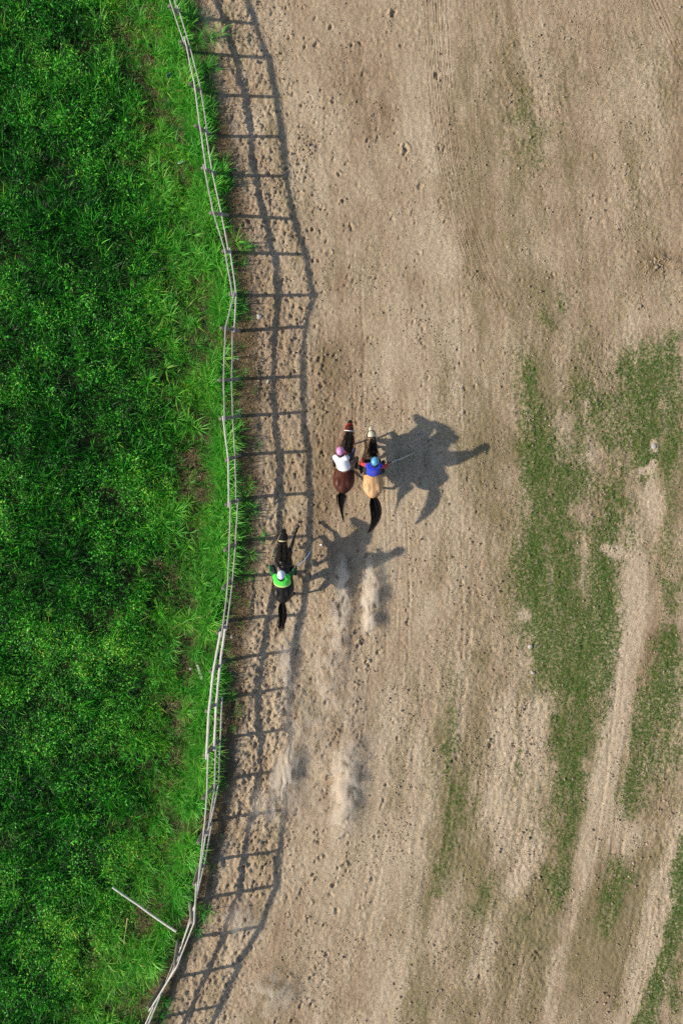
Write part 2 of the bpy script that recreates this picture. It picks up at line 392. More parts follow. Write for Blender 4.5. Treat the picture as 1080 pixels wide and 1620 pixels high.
def ground_mat():
    m, nt, b = new_mat('track_soil')
    tc = N(nt, 'ShaderNodeTexCoord').outputs['Object']
    tone_ = mth(nt, 'ADD', attr(nt, 'tone'), mth(nt, 'MULTIPLY', mth(nt, 'SUBTRACT', attr(nt, 'streak'), 0.5), 0.22))
    c = ramp(nt, tone_, [(0.10, (0.250, 0.176, 0.110)), (0.40, (0.370, 0.276, 0.182)), (0.62, (0.430, 0.334, 0.226)), (0.9, (0.500, 0.402, 0.282))])
    # grain: pale grit and dark crumbs
    g1 = noise(nt, 26, 5, 0.7, tc)
    c = mixc(nt, 1.0, c, ramp(nt, g1, [(0.30, (0.50, 0.48, 0.46)), (0.48, (0.97, 0.97, 0.97)), (0.72, (1.30, 1.29, 1.27))]), 'MULTIPLY')
    g2 = noise(nt, 7, 5, 0.65, tc)
    c = mixc(nt, 1.0, c, ramp(nt, g2, [(0.3, (0.84, 0.82, 0.80)), (0.65, (1.08, 1.08, 1.08))]), 'MULTIPLY')
    # worn dry thatch
    def dither(field, scale, k):
        nz = mth(nt, 'MULTIPLY', mth(nt, 'SUBTRACT', noise(nt, scale, 4, 0.7, tc), 0.30), 2.5)
        return mth(nt, 'ADD', mth(nt, 'MULTIPLY', mth(nt, 'SUBTRACT', field, nz), k), 0.5, True)
    ol = dither(attr(nt, 'olive'), 17, 1.7)
    c = mixc(nt, mth(nt, 'MULTIPLY', ol, 0.82), c, ramp(nt, noise(nt, 40, 3, 0.7, tc), [(0.3, (0.120, 0.098, 0.044)), (0.5, (0.205, 0.168, 0.085)), (0.72, (0.315, 0.255, 0.140))]))
    # creeping turf
    tu = dither(attr(nt, 'turf'), 11, 2.2)
    tcol = ramp(nt, noise(nt, 34, 4, 0.75, tc), [(0.28, (0.018, 0.050, 0.005)), (0.5, (0.050, 0.108, 0.012)), (0.74, (0.150, 0.180, 0.044))])
    c = mixc(nt, mth(nt, 'MULTIPLY', tu, 0.92), c, tcol)
    # verge litter darkened for the grass shadow, meadow soil for the shade between blades
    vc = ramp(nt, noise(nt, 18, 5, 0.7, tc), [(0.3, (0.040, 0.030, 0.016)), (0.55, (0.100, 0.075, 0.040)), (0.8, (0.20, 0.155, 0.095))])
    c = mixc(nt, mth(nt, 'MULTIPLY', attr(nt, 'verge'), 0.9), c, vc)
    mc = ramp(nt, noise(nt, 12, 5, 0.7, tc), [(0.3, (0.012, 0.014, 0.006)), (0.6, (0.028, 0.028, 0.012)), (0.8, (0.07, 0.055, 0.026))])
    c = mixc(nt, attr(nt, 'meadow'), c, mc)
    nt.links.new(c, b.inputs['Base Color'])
    b.inputs['Roughness'].default_value = 0.95; b.inputs['Specular IOR Level'].default_value = 0.11
    bp = N(nt, 'ShaderNodeBump'); bp.inputs['Strength'].default_value = 0.9; bp.inputs['Distance'].default_value = 0.032
    h = mth(nt, 'ADD', noise(nt, 30, 5, 0.7, tc), mth(nt, 'MULTIPLY', noise(nt, 90, 3, 0.6, tc), 0.4))
    nt.links.new(h, bp.inputs['Height']); nt.links.new(bp.outputs[0], b.inputs['Normal'])
    return m
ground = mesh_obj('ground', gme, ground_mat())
tag(ground, 'bare trampled dirt racetrack with patchy worn turf', 'ground', kind='structure')

def ground_z(x, y):
    j = int(np.clip(np.searchsorted(XS, x), 0, nxx - 1)); i = int(np.clip(np.searchsorted(YS, y), 0, nyy - 1))
    return float(Z[i, j])

# ------------------------------------------------------------------ rail fence
def wood_mat(name, c1, c2, c3):
    m, nt, b = new_mat(name)
    tc = N(nt, 'ShaderNodeTexCoord').outputs['Object']
    info = N(nt, 'ShaderNodeObjectInfo').outputs['Random']
    mp = N(nt, 'ShaderNodeMapping'); mp.inputs['Scale'].default_value = (9, 1.2, 9); nt.links.new(tc, mp.inputs[0])
    n1 = noise(nt, 3.0, 5, 0.65, mp.outputs[0])
    c = ramp(nt, n1, [(0.3, c1), (0.5, c2), (0.72, c3)])
    c = mixc(nt, 1.0, c, ramp(nt, info, [(0.0, (0.72, 0.70, 0.68)), (1.0, (1.12, 1.1, 1.06))]), 'MULTIPLY')
    nt.links.new(c, b.inputs['Base Color']); b.inputs['Roughness'].default_value = 0.85; b.inputs['Specular IOR Level'].default_value = 0.2
    bp = N(nt, 'ShaderNodeBump'); bp.inputs['Strength'].default_value = 0.5; bp.inputs['Distance'].default_value = 0.01
    nt.links.new(n1, bp.inputs['Height']); nt.links.new(bp.outputs[0], b.inputs['Normal'])
    return m
M_rail = wood_mat('weathered_rail_wood', (0.38, 0.36, 0.33), (0.58, 0.56, 0.52), (0.74, 0.72, 0.68))
M_post = wood_mat('weathered_post_wood', (0.14, 0.125, 0.11), (0.23, 0.21, 0.19), (0.34, 0.31, 0.28))

fence = empty('rail_fence', (*G(380, 800), 0))
tag(fence, 'weathered grey timber rail fence curving along the edge of the dirt track', 'fence')
FO = fence.location

def post_point(i, h):
    B, T = POSTS[i]
    q = B + (T - B) * (h / HT)
    x, y = G(*q)
    return Vector((x, y, h))

def lateral(i):
    a = post_point(max(0, i - 1), 0.7); b_ = post_point(min(len(POSTS) - 1, i + 1), 0.7)
    d = (b_ - a); d.z = 0; d.normalize()
    return Vector((-d.y, d.x, 0)), d           # to the track side (right), and along

for i in range(len(POSTS)):
    n, d = lateral(i)
    if n.x < 0: n = -n
    top = HT + random.uniform(-0.02, 0.06)
    a = post_point(i, -0.35); b_ = post_point(i, top)
    off = -n * 0.075
    bm = bmesh.new()
    rings = []
    rot = random.uniform(-.2, .2)
    for t in (0, .3, .6, .9, 0.985, 1.0):
        c = a.lerp(b_, t) + off + Vector((random.gauss(0, .006), random.gauss(0, .006), 0))
        hw = 0.054 * (1.08 - 0.16 * t) * (0.75 if t == 1.0 else 1)
        ring = []
        for k in range(8):
            an = rot + math.pi / 8 + k * math.pi / 4
            ring.append(bm.verts.new(c + (n * math.cos(an) + d * math.sin(an)) * hw * 1.15 - FO))
        rings.append(ring)
    for r0, r1 in zip(rings, rings[1:]):
        for k in range(8): bm.faces.new((r0[k], r0[(k + 1) % 8], r1[(k + 1) % 8], r1[k]))
    bm.faces.new(rings[-1]); bm.faces.new(rings[0][::-1])
    bm_obj('post', bm, M_post, fence, smooth=False)

def board(i0, i1, h, th, ht, lat, ext0=0.09, ext1=0.09, dz0=0.0, dz1=0.0):
    """one sawn rail that runs past posts i0..i1; lies on the track side of them"""
    ctr = []
    for i in range(i0, i1 + 1):
        n, d = lateral(i)
        if n.x < 0: n = -n
        t = (i - i0) / max(1, i1 - i0)
        ctr.append(post_point(i, h) + n * lat + Vector((0, 0, dz0 + (dz1 - dz0) * t)))
    ctr[0] = ctr[0] + (ctr[0] - ctr[1]).normalized() * ext0
    ctr[-1] = ctr[-1] + (ctr[-1] - ctr[-2]).normalized() * ext1
    # resample with a slight sag
    P = []
    for a, b_ in zip(ctr, ctr[1:]):
        for k in range(4): P.append(a.lerp(b_, k / 4) - Vector((0, 0, 0.012 * math.sin(math.pi * k / 4))))
    P.append(ctr[-1])
    bm = bmesh.new(); rings = []
    for k, p in enumerate(P):
        d = (P[min(k + 1, len(P) - 1)] - P[max(k - 1, 0)]); d.z = 0; d.normalize(); n = Vector((d.y, -d.x, 0))
        if n.x < 0: n = -n
        tw = th * random.uniform(.88, 1.1); hh = ht * random.uniform(.93, 1.06)
        p = p + n * random.gauss(0, .003)
        bev = 0.2 * tw
        ring = [p + n * (s * tw / 2) + Vector((0, 0, z * hh / 2)) - FO for s, z in ((-1, -1), (1, -1), (1, 1 - 2 * bev / hh), (1 - .4, 1), (-1 + .4, 1), (-1, 1 - 2 * bev / hh))]
        rings.append([bm.verts.new(q) for q in ring])
    for r0, r1 in zip(rings, rings[1:]):
        for k in range(6): bm.faces.new((r0[k], r1[k], r1[(k + 1) % 6], r0[(k + 1) % 6]))
    bm.faces.new(rings[0]); bm.faces.new(rings[-1][::-1])
    bmesh.ops.recalc_face_normals(bm, faces=bm.faces)
    return bm_obj('rail', bm, M_rail, fence, smooth=False)

LASTP = len(POSTS) - 1
for h, cuts, lat in ((HT, [0, 3, 6, 9, 12, 14, 17, 20, 23, 26, LASTP], 0.03), (HM, [0, 2, 5, 8, 10, 14, 17, 20, 22, 25, LASTP], 0.03), (HL, [19, 22, 25, LASTP], 0.03)):
    for k, (a, b_) in enumerate(zip(cuts, cuts[1:])):
        th = random.uniform(.028, .037) * (0.9 if h == HM else 1)
        if a >= 17 and b_ <= 20: th = 0.064
        s = 1 if k % 2 else -1
        board(a, b_, h, th, random.uniform(.105, .125), lat + s * 0.028, dz0=s * .01, dz1=-s * 0.006)

# ------------------------------------------------------------------ grass
def blades(n, rad, lmin, lmax, wmin, wmax, e0, e1, seed, lean_out=True, seg=3, folded=False):
    r = np.random.default_rng(seed)
    a = r.random(n) * 2 * np.pi; rr = rad * np.sqrt(r.random(n))
    base = np.stack([np.cos(a) * rr, np.sin(a) * rr, np.zeros(n)], -1)
    az = (a + r.normal(0, .7, n)) if lean_out else r.random(n) * 2 * np.pi
    L = r.uniform(lmin, lmax, n); wd = r.uniform(wmin, wmax, n)
    E0 = np.radians(r.uniform(*e0, n)); E1 = np.radians(r.uniform(*e1, n))
    p = base.copy(); pts = [p]
    for k in range(seg):
        e = E0 + (E1 - E0) * ((k + .5) / seg)
        p = p + np.stack([np.cos(az) * np.cos(e), np.sin(az) * np.cos(e), np.sin(e)], -1) * (L / seg)[:, None]
        pts.append(p)
    side = np.stack([-np.sin(az), np.cos(az), np.zeros(n)], -1)
    prof = [0.7, 1.0, 0.75, 0.0] if seg == 3 else [0.6, 1.0, 0.0]
    V = []; F4 = []; F3 = []
    per = 2 * seg + 1
    for k in range(seg):
        V += [pts[k] - side * (wd * prof[k] / 2)[:, None], pts[k] + side * (wd * prof[k] / 2)[:, None]]
    V.append(pts[seg])
    Vs = np.stack(V, 1).reshape(-1, 3)
    o = np.arange(n) * per
    for k in range(seg - 1): F4.append(np.stack([o + 2 * k, o + 2 * k + 1, o + 2 * k + 3, o + 2 * k + 2], -1))
    F3 = np.stack([o + 2 * seg - 2, o + 2 * seg - 1, o + 2 * seg], -1)
    F4 = np.concatenate(F4) if F4 else None
    sh = np.repeat(r.random(n), per)
    return Vs, F3, F4, sh

def leaves(n, rad, hmin, hmax, lmin, lmax, seed):
    """small oval leaves held out at all heights, a low broad-leaved weed"""
    r = np.random.default_rng(seed)
    a = r.random(n) * 2 * np.pi; rr = rad * np.sqrt(r.random(n))
    c = np.stack([np.cos(a) * rr, np.sin(a) * rr, r.uniform(hmin, hmax, n) * (1 - 0.5 * (rr / rad) ** 2)], -1)
    az = r.random(n) * 2 * np.pi; el = np.radians(r.uniform(-25, 50, n)); L = r.uniform(lmin, lmax, n); wd = L * r.uniform(.35, .6, n)
    d = np.stack([np.cos(az) * np.cos(el), np.sin(az) * np.cos(el), np.sin(el)], -1)
    s = np.stack([-np.sin(az), np.cos(az), r.normal(0, .35, n)], -1)
    V = np.stack([c, c + d * (L * .45)[:, None] + s * (wd / 2)[:, None], c + d * L[:, None], c + d * (L * .45)[:, None] - s * (wd / 2)[:, None]], 1).reshape(-1, 3)
    o = np.arange(n) * 4
    F4 = np.stack([o, o + 1, o + 2, o + 3], -1)
    return V, None, F4, np.repeat(r.random(n), 4)

def proto(col, name, data, mat):
    V, F3, F4, sh = data
    me = np_mesh(name, V, F3, F4)
    a = me.attributes.new('shade', 'FLOAT', 'POINT'); a.data.foreach_set('value', sh.astype(np.float32))
    me.materials.append(mat)
    o = bpy.data.objects.new(name, me); col.objects.link(o)
    return o

def scatter(name, P, rot, scl, ix, tint, col, label, cat):
    me = bpy.data.meshes.new(name); n = len(P)
    me.vertices.add(n); me.vertices.foreach_set('co', np.asarray(P, np.float32).ravel())
    for nm, ty, arr, key in (('rot', 'FLOAT_VECTOR', rot, 'vector'), ('scl', 'FLOAT', scl, 'value'), ('pick', 'INT', ix, 'value'), ('tint', 'FLOAT', tint, 'value')):
        a = me.attributes.new(nm, ty, 'POINT')
        a.data.foreach_set(key, np.asarray(arr, np.int32 if ty == 'INT' else np.float32).ravel())
    o = bpy.data.objects.new(name, me); COL.objects.link(o)
    g = bpy.data.node_groups.new(name + '_scatter', 'GeometryNodeTree')
    g.interface.new_socket('Geometry', in_out='INPUT', socket_type='NodeSocketGeometry')
    g.interface.new_socket('Geometry', in_out='OUTPUT', socket_type='NodeSocketGeometry')
    gi = g.nodes.new('NodeGroupInput'); go = g.nodes.new('NodeGroupOutput')
    ci = g.nodes.new('GeometryNodeCollectionInfo'); ci.inputs['Collection'].default_value = col
    ci.inputs['Separate Children'].default_value = True; ci.inputs['Reset Children'].default_value = True
    iop = g.nodes.new('GeometryNodeInstanceOnPoints'); iop.inputs['Pick Instance'].default_value = True
    def na(nm, ty):
        k = g.nodes.new('GeometryNodeInputNamedAttribute'); k.data_type = ty; k.inputs['Name'].default_value = nm
        return [s for s in k.outputs if s.enabled and s.name == 'Attribute'][0]
    g.links.new(gi.outputs[0], iop.inputs['Points']); g.links.new(ci.outputs[0], iop.inputs['Instance'])
    g.links.new(na('pick', 'INT'), iop.inputs['Instance Index'])
    e2r = g.nodes.new('FunctionNodeEulerToRotation')
    g.links.new(na('rot', 'FLOAT_VECTOR'), e2r.inputs[0]); g.links.new(e2r.outputs[0], iop.inputs['Rotation'])
    g.links.new(na('scl', 'FLOAT'), iop.inputs['Scale'])
    g.links.new(iop.outputs[0], go.inputs[0])
    md = o.modifiers.new('scatter', 'NODES'); md.node_group = g
    tag(o, label, cat, kind='stuff')
    return o

M_grass = leaf_mat('meadow_grass', [(0.0, (0.002, 0.012, 0.002)), (0.36, (0.004, 0.034, 0.003)), (0.50, (0.014, 0.180, 0.007)), (0.63, (0.050, 0.500, 0.026)), (0.82, (0.200, 0.640, 0.036)), (1.0, (0.46, 0.42, 0.07))], 0.30, 0.48, 0.36, 0.25)  # darkest stops put the shade between leaves into the blade colour
M_blade = leaf_mat('verge_grass', [(0.0, (0.014, 0.080, 0.007)), (0.35, (0.030, 0.24, 0.014)), (0.6, (0.090, 0.46, 0.038)), (0.82, (0.24, 0.50, 0.055)), (1.0, (0.50, 0.43, 0.17))], 0.30, 0.48, 0.6, 0.25)
M_dry = leaf_mat('dry_litter', [(0.0, (0.09, 0.06, 0.03)), (0.5, (0.22, 0.15, 0.075)), (1.0, (0.44, 0.35, 0.20))], 0.1, 0.7)
M_turf = leaf_mat('short_turf', [(0.0, (0.022, 0.085, 0.008)), (0.45, (0.055, 0.165, 0.016)), (0.72, (0.16, 0.19, 0.050)), (1.0, (0.37, 0.30, 0.15))], 0.2, 0.6)

cm = bpy.data.collections.new('meadow_tufts')
for k in range(5): proto(cm, 'meadow_tuft_%02d' % k, blades(16, .16, .26, .55, .009, .018, (50, 88), (-10, 60), 100 + k), M_grass)
for k in range(5): proto(cm, 'meadow_weed_%02d' % k, leaves(46, .24, .06, .40, .030, .070, 120 + k), M_grass)
cv = bpy.data.collections.new('verge_tufts')
for k in range(6): proto(cv, 'verge_tuft_%02d' % k, blades(18, .07, .34, .72, .012, .024, (48, 84), (-25, 30), 140 + k), M_blade)
cd = bpy.data.collections.new('litter_tufts')
for k in range(3): proto(cd, 'litter_%02d' % k, blades(22, .16, .06, .22, .006, .014, (2, 30), (-12, 6), 160 + k, lean_out=False, seg=2), M_dry)
ct = bpy.data.collections.new('turf_tufts')
for k in range(4): proto(ct, 'turf_tuft_%02d' % k, blades(16, .10, .030, .070, .005, .011, (10, 55), (0, 25), 180 + k, seg=2), M_turf)

def gz_arr(x, y):
    j = np.clip(np.searchsorted(XS, x), 0, nxx - 1); i = np.clip(np.searchsorted(YS, y), 0, nyy - 1)
    return Z[i, j]

# meadow
n = 66000
px = RNG.uniform(-170, 400, n); py = RNG.uniform(-110, 1730, n)
x = (px - 540) / PPM; y = (810 - py) / PPM
df = (px - fence_x(py)) / PPM
big = fbm(x * 0.4, y * 0.4, 201, 3, 0.55); mid = fbm(x * 1.5, y * 1.5, 205, 4, 0.65); sml = fbm(x * 4.5, y * 4.5, 207, 2, 0.6)
litter = np.exp(-((df + 1.5) / 1.15) ** 2)                  # thin sward and brown gaps in a band left of the rail
keep = (RNG.random(n) < np.clip(0.52 + 0.7 * mid + 1.0 * sml - 0.20 * litter, 0.16, 1)) & (df < -0.42)
x, y, df, big, mid, sml, litter = (q[keep] for q in (x, y, df, big, mid, sml, litter)); n = len(x)
sc_ = np.clip(0.88 + 0.25 * mid + 0.2 * sml + RNG.normal(0, .24, n), 0.35, 1.6) * (1 - 0.45 * litter)
tint = np.clip(0.47 + 0.55 * mid + 0.75 * big + RNG.normal(0, .22, n) + 0.40 * litter - 0.22 * sstep(-2.6, -4.6, df), 0, 1)
yl = (vnoise(x * 1.1, y * 1.1, 209) > 0.40) & (RNG.random(n) < .45); tint[yl] = RNG.uniform(.7, 1, yl.sum())
pick = np.where(RNG.random(n) < np.clip(0.58 + 0.8 * big - 0.5 * litter, .1, .85), RNG.integers(5, 10, n), RNG.integers(0, 5, n))
rot = np.stack([RNG.normal(0, .25, n), RNG.normal(0, .25, n), RNG.uniform(0, 6.28, n)], -1)
scatter('meadow_grass', np.stack([x, y, gz_arr(x, y) - .01], -1), rot, sc_, pick, tint, cm,
        'deep green meadow of grass and low weeds filling the infield left of the fence', 'grass')

# longer tufts towards the rail
n = 6400
py = RNG.uniform(-50, 1670, n); df = -np.abs(RNG.normal(0, 1.5, n)) + 0.05
lush = np.interp(py, [0, 350, 420, 520, 640, 740, 900, 1000, 1150, 1250, 1420, 1600], [1, 1, 1, .75, .55, .6, .6, .45, .5, .7, .8, .75])
fl = RNG.random(n) < .5; df = np.where(fl, RNG.normal(-0.95, .24, n) + 0.62 * lush, df - .35); df = np.where(RNG.random(n) < .13, RNG.normal(-.05, .30, n), df)
px = fence_x(py) + df * PPM; x = (px - 540) / PPM; y = (810 - py) / PPM
cl_ = fbm(x * 1.3, y * 1.3, 221, 3, 0.6)
keep = RNG.random(n) < np.clip((0.46 + 1.5 * cl_) * lush, 0.02, 1)
x, y, df, cl_, lush = (q[keep] for q in (x, y, df, cl_, lush)); n = len(x)
sc_ = np.clip(RNG.normal(.66, .2, n) + .5 * cl_, .25, 1.2) * np.where(df > -.28, .72, 1.15) * np.where(df < -.8, .8, 1.0)
tint = np.clip(RNG.normal(.54, .17, n) + .3 * cl_ - .22 * (df > -.28), 0, 1)  # outermost tufts tinted darker to imitate the shade on that fringe
rot = np.stack([RNG.normal(0, .15, n), RNG.normal(0.10, .15, n), RNG.uniform(0, 6.28, n)], -1)
P = np.stack([x, y, gz_arr(x, y) - .01], -1)
# the standout bright tufts
ST = [(300, 670, 1.35, .8), (312, 680, 1.2, .75), (372, 385, 1.2, .7), (385, 392, .9, .6), (278, 665, 1.0, .7), (262, 585, 1.1, .85), (275, 545, .9, .8), (345, 60, 1.1, .6), (330, 60, 1.2, .6),
      (300, 40, 1.2, .65), (318, 205, 1.1, .7), (352, 275, 1.2, .62), (330, 330, 1.25, .7), (318, 345, 1.2, .75), (352, 300, 1.0, .6), (300, 125, 1.1, .55), (415, 850, .8, .5), (350, 640, .9, .6), (345, 460, 1.0, .66),
      (352, 700, .9, .55), (262, 220, 1.0, .7), (285, 330, 1.1, .9), (300, 1180, .8, .6), (330, 1440, .9, .6), (295, 860, 1.0, .75), (318, 870, 1.0, .7), (310, 905, .9, .7), (255, 30, 1.2, .6), (248, 90, 1.1, .65), (162, 38, 1.2, .8), (170, 120, 1.1, .85)]
for (a, b_, s, t) in ST:
    q = G(a, b_); P = np.vstack([P, [q[0], q[1], ground_z(*q)]]); rot = np.vstack([rot, [0, .05, random.uniform(0, 6)]])
    sc_ = np.append(sc_, s); tint = np.append(tint, t)
scatter('verge_grass', P, rot, sc_, RNG.integers(0, 6, len(P)), tint, cv,
        'bright long-bladed grass tufts arching along the foot of the fence', 'grass')

# dry litter in the gaps
n = 5200
py = RNG.uniform(-50, 1670, n); df = RNG.normal(-.9, 1.1, n); df = np.where(RNG.random(n) < .25, RNG.normal(.15, .25, n), df)
px = fence_x(py) + df * PPM; x = (px - 540) / PPM; y = (810 - py) / PPM
ok = (df < .55) & (RNG.random(n) < np.clip(.6 - 1.2 * fbm(x * 1.3, y * 1.3, 221, 3, 0.6), .1, 1)); x, y = x[ok], y[ok]; n = len(x)
rot = np.stack([np.zeros(n), np.zeros(n), RNG.uniform(0, 6.28, n)], -1)
scatter('dry_litter', np.stack([x, y, gz_arr(x, y) + .015], -1), rot, RNG.uniform(.6, 1.2, n), RNG.integers(0, 3, n), np.clip(RNG.normal(.45, .22, n), 0, 1), cd,
        'brown dead grass and straw lying in the gaps beside the fence', 'litter')

# short turf on the worn part of the track
n = 150000
x = RNG.uniform(-1, 12.4, n); y = RNG.uniform(-18.2, 18.2, n)
j = np.clip(np.searchsorted(XS, x), 0, nxx - 1); i = np.clip(np.searchsorted(YS, y), 0, nyy - 1)
pr = 0.34 * sstep(.10, .62, turf[i, j] + .35 * fbm(x * 7, y * 6, 233, 2)) + 0.06 * olive[i, j]
ok = RNG.random(n) < pr; x, y, i, j = x[ok], y[ok], i[ok], j[ok]; n = len(x)
tint = np.clip(.74 - .55 * turf[i, j] + .5 * fbm(x * 1.7, y * 1.1, 231, 3, .6) + RNG.normal(0, .15, n), 0, 1)
rot = np.stack([RNG.normal(0, .2, n), RNG.normal(0, .2, n), RNG.uniform(0, 6.28, n)], -1)
scatter('track_turf', np.stack([x, y, Z[i, j] - .004], -1), rot, np.clip(RNG.normal(.85, .22, n) * (.6 + .5 * turf[i, j]), .3, 1.5), RNG.integers(0, 4, n), tint, ct,
        'short patchy worn turf in streaks over the right side of the dirt track', 'turf')

# ------------------------------------------------------------------ organic modelling helpers
def loft(bm, path, radii, up=Vector((0, 0, 1)), n=14, cap=True):
    """closed tube through path; radii = (across, along up) at each point"""
    path = [Vector(p) for p in path]
    rings = []
    for i, p in enumerate(path):
        d = (path[min(i + 1, len(path) - 1)] - path[max(i - 1, 0)]).normalized()
        u = up - d * up.dot(d)
        if u.length < 0.05: u = Vector((0, 1, 0)) - d * d.y
        if u.length < 0.05: u = Vector((1, 0, 0)) - d * d.x
        u.normalize(); s = d.cross(u).normalized()
        r = radii[i]; ra, rb = (r, r) if not isinstance(r, (tuple, list)) else r
        rings.append([bm.verts.new(p + s * math.cos(2 * math.pi * k / n) * ra + u * math.sin(2 * math.pi * k / n) * rb) for k in range(n)])
    for r0, r1 in zip(rings, rings[1:]):
        for k in range(n): bm.faces.new((r0[k], r0[(k + 1) % n], r1[(k + 1) % n], r1[k]))
    if cap:
        for ring, p, s in ((rings[0], path[0], -1), (rings[-1], path[-1], 1)):
            r = radii[0] if s < 0 else radii[-1]; rr = min(r) if isinstance(r, (tuple, list)) else r
            d = (path[1] - path[0]).normalized() if s < 0 else (path[-1] - path[-2]).normalized()
            c = bm.verts.new(p + d * s * rr * 0.5)
            for k in range(n):
                f = (ring[k], ring[(k + 1) % n], c)
                bm.faces.new(f if s > 0 else f[::-1])

def ball(bm, c, r, seg=12, rot=None):
    m = Matrix.Translation(Vector(c)) @ (rot.to_matrix().to_4x4() if rot else Matrix()) @ Matrix.Diagonal((*((r, r, r) if not isinstance(r, (tuple, list)) else r), 1))
    bmesh.ops.create_uvsphere(bm, u_segments=seg, v_segments=max(6, seg * 2 // 3), radius=1, matrix=m)

def fuse(name, bm, mat, parent, voxel=0.018, smooth=5, fac=0.5):
    """weld the overlapping tubes into one continuous skin"""
    bmesh.ops.recalc_face_normals(bm, faces=bm.faces)
    me = bpy.data.meshes.new('tmp'); bm.to_mesh(me); bm.free()
    o = bpy.data.objects.new('tmp', me); COL.objects.link(o)
    r = o.modifiers.new('r', 'REMESH'); r.mode = 'VOXEL'; r.voxel_size = voxel
    s = o.modifiers.new('s', 'SMOOTH'); s.factor = fac; s.iterations = smooth
    dg = bpy.context.evaluated_depsgraph_get(); dg.update()
    out = bpy.data.meshes.new_from_object(o.evaluated_get(dg))
    bpy.data.objects.remove(o); bpy.data.meshes.remove(me)
    out.name = name; out.materials.clear()
    return mesh_obj(name, out, mat, parent)

def tube(name, path, r0, r1, mat, parent, n=6):
    bm = bmesh.new(); m = len(path)
    loft(bm, path, [r0 + (r1 - r0) * i / (m - 1) for i in range(m)], n=n)
    return bm_obj(name, bm, mat, parent)

def curve_pts(ctrl, n):
    """Catmull-Rom through control points"""
    P = [Vector(c) for c in ctrl]; P = [P[0] * 2 - P[1]] + P + [P[-1] * 2 - P[-2]]
    out = []; S = len(P) - 3
    for k in range(n):
        t = k / (n - 1) * S; i = min(int(t), S - 1); f = t - i
        p0, p1, p2, p3 = P[i:i + 4]
        out.append(0.5 * ((2 * p1) + (p2 - p0) * f + (2 * p0 - 5 * p1 + 4 * p2 - p3) * f * f + (3 * p1 - p0 - 3 * p2 + p3) * f ** 3))
    return out

def hair(name, ctrl, spread, count, wid, mat, parent, seed, tipvar=0.25):
    """bundle of tapering locks following a curve"""
    r = random.Random(seed); V = []; F = []
    base = curve_pts(ctrl, 14)
    for c in range(count):
        a = r.uniform(0, 2 * math.pi); q = math.sqrt(r.random()); end = r.uniform(1 - tipvar, 1.0)
        a2 = a + r.gauss(0, .5)
        w0 = wid * r.uniform(.6, 1.3); o = len(V); m = 9
        for k in range(m):
            t = k / (m - 1) * end; f = t * 13; i = min(int(f), 12); p = base[i].lerp(base[i + 1], f - i)
            d = (base[i + 1] - base[i]).normalized(); s = d.cross(Vector((0, 0, 1))).normalized(); u = s.cross(d)
            sp = np.interp(t, [x for x, _ in spread], [y for _, y in spread]) * q * (1.6 if c % 9 == 0 else 1)
            aa = a + (a2 - a) * t
            p = p + s * math.cos(aa) * sp + u * math.sin(aa) * sp * .6
            tw = (s * .9 + u * math.sin(a * 1.7) * .6)
            w_ = w0 * (1 - (k / (m - 1)) ** 2 * .9) / 2
            V += [p - tw * w_, p + tw * w_]
        for k in range(m - 1): F.append((o + 2 * k, o + 2 * k + 1, o + 2 * k + 3, o + 2 * k + 2))
    return mesh_obj(name, np_mesh(name, np.array([tuple(v) for v in V]), None, F), mat, parent)

# ------------------------------------------------------------------ horse
def coat_mat(name, body, dark, pts, face=None, gloss=0.42):
    """body coat with darker lower legs and muzzle; 'pt' and 'face' are painted on the mesh"""
    m, nt, b = new_mat(name)
    tc = N(nt, 'ShaderNodeTexCoord').outputs['Object']
    mp = N(nt, 'ShaderNodeMapping'); mp.inputs['Scale'].default_value = (3, 1.3, 2); nt.links.new(tc, mp.inputs[0])
    c = ramp(nt, noise(nt, 2.0, 6, 0.7, mp.outputs[0], 0.4), [(0.32, dark), (0.62, body)])
    c = mixc(nt, attr(nt, 'pt'), c, pts)
    if face: c = mixc(nt, attr(nt, 'face'), c, face)
    nt.links.new(c, b.inputs['Base Color'])
    b.inputs['Roughness'].default_value = gloss; b.inputs['Specular IOR Level'].default_value = 0.3
    mp2 = N(nt, 'ShaderNodeMapping'); mp2.inputs['Scale'].default_value = (120, 18, 120); nt.links.new(tc, mp2.inputs[0])
    bp = N(nt, 'ShaderNodeBump'); bp.inputs['Strength'].default_value = 0.25; bp.inputs['Distance'].default_value = 0.004
    nt.links.new(noise(nt, 1.0, 2, 0.5, mp2.outputs[0]), bp.inputs['Height']); nt.links.new(bp.outputs[0], b.inputs['Normal'])
    return m

M_hair = simple_mat('black_hair', (0.005, 0.004, 0.004), (0.018, 0.013, 0.010), 20, 0.75, 0.15)
M_hoof = simple_mat('hoof_horn', (0.03, 0.025, 0.02), (0.09, 0.075, 0.06), 30, 0.6)
M_eye = simple_mat('dark_eye', (0.004, 0.003, 0.003), (0.01, 0.008, 0.006), 5, 0.15, 0.6)
M_leather = simple_mat('dark_leather', (0.02, 0.013, 0.009), (0.06, 0.036, 0.022), 20, 0.5, 0.4)
M_red = simple_mat('red_webbing', (0.42, 0.018, 0.016), (0.60, 0.035, 0.03), 20, 0.7)
M_white = simple_mat('white_webbing', (0.66, 0.66, 0.66), (0.82, 0.82, 0.82), 20, 0.7)
M_black = simple_mat('black_webbing', (0.010, 0.010, 0.011), (0.025, 0.025, 0.027), 20, 0.6)
M_yellow = simple_mat('pale_yellow_rope', (0.60, 0.48, 0.20), (0.76, 0.66, 0.36), 20, 0.8)
M_skin = simple_mat('tanned_skin', (0.24, 0.125, 0.075), (0.33, 0.18, 0.11), 10, 0.55)

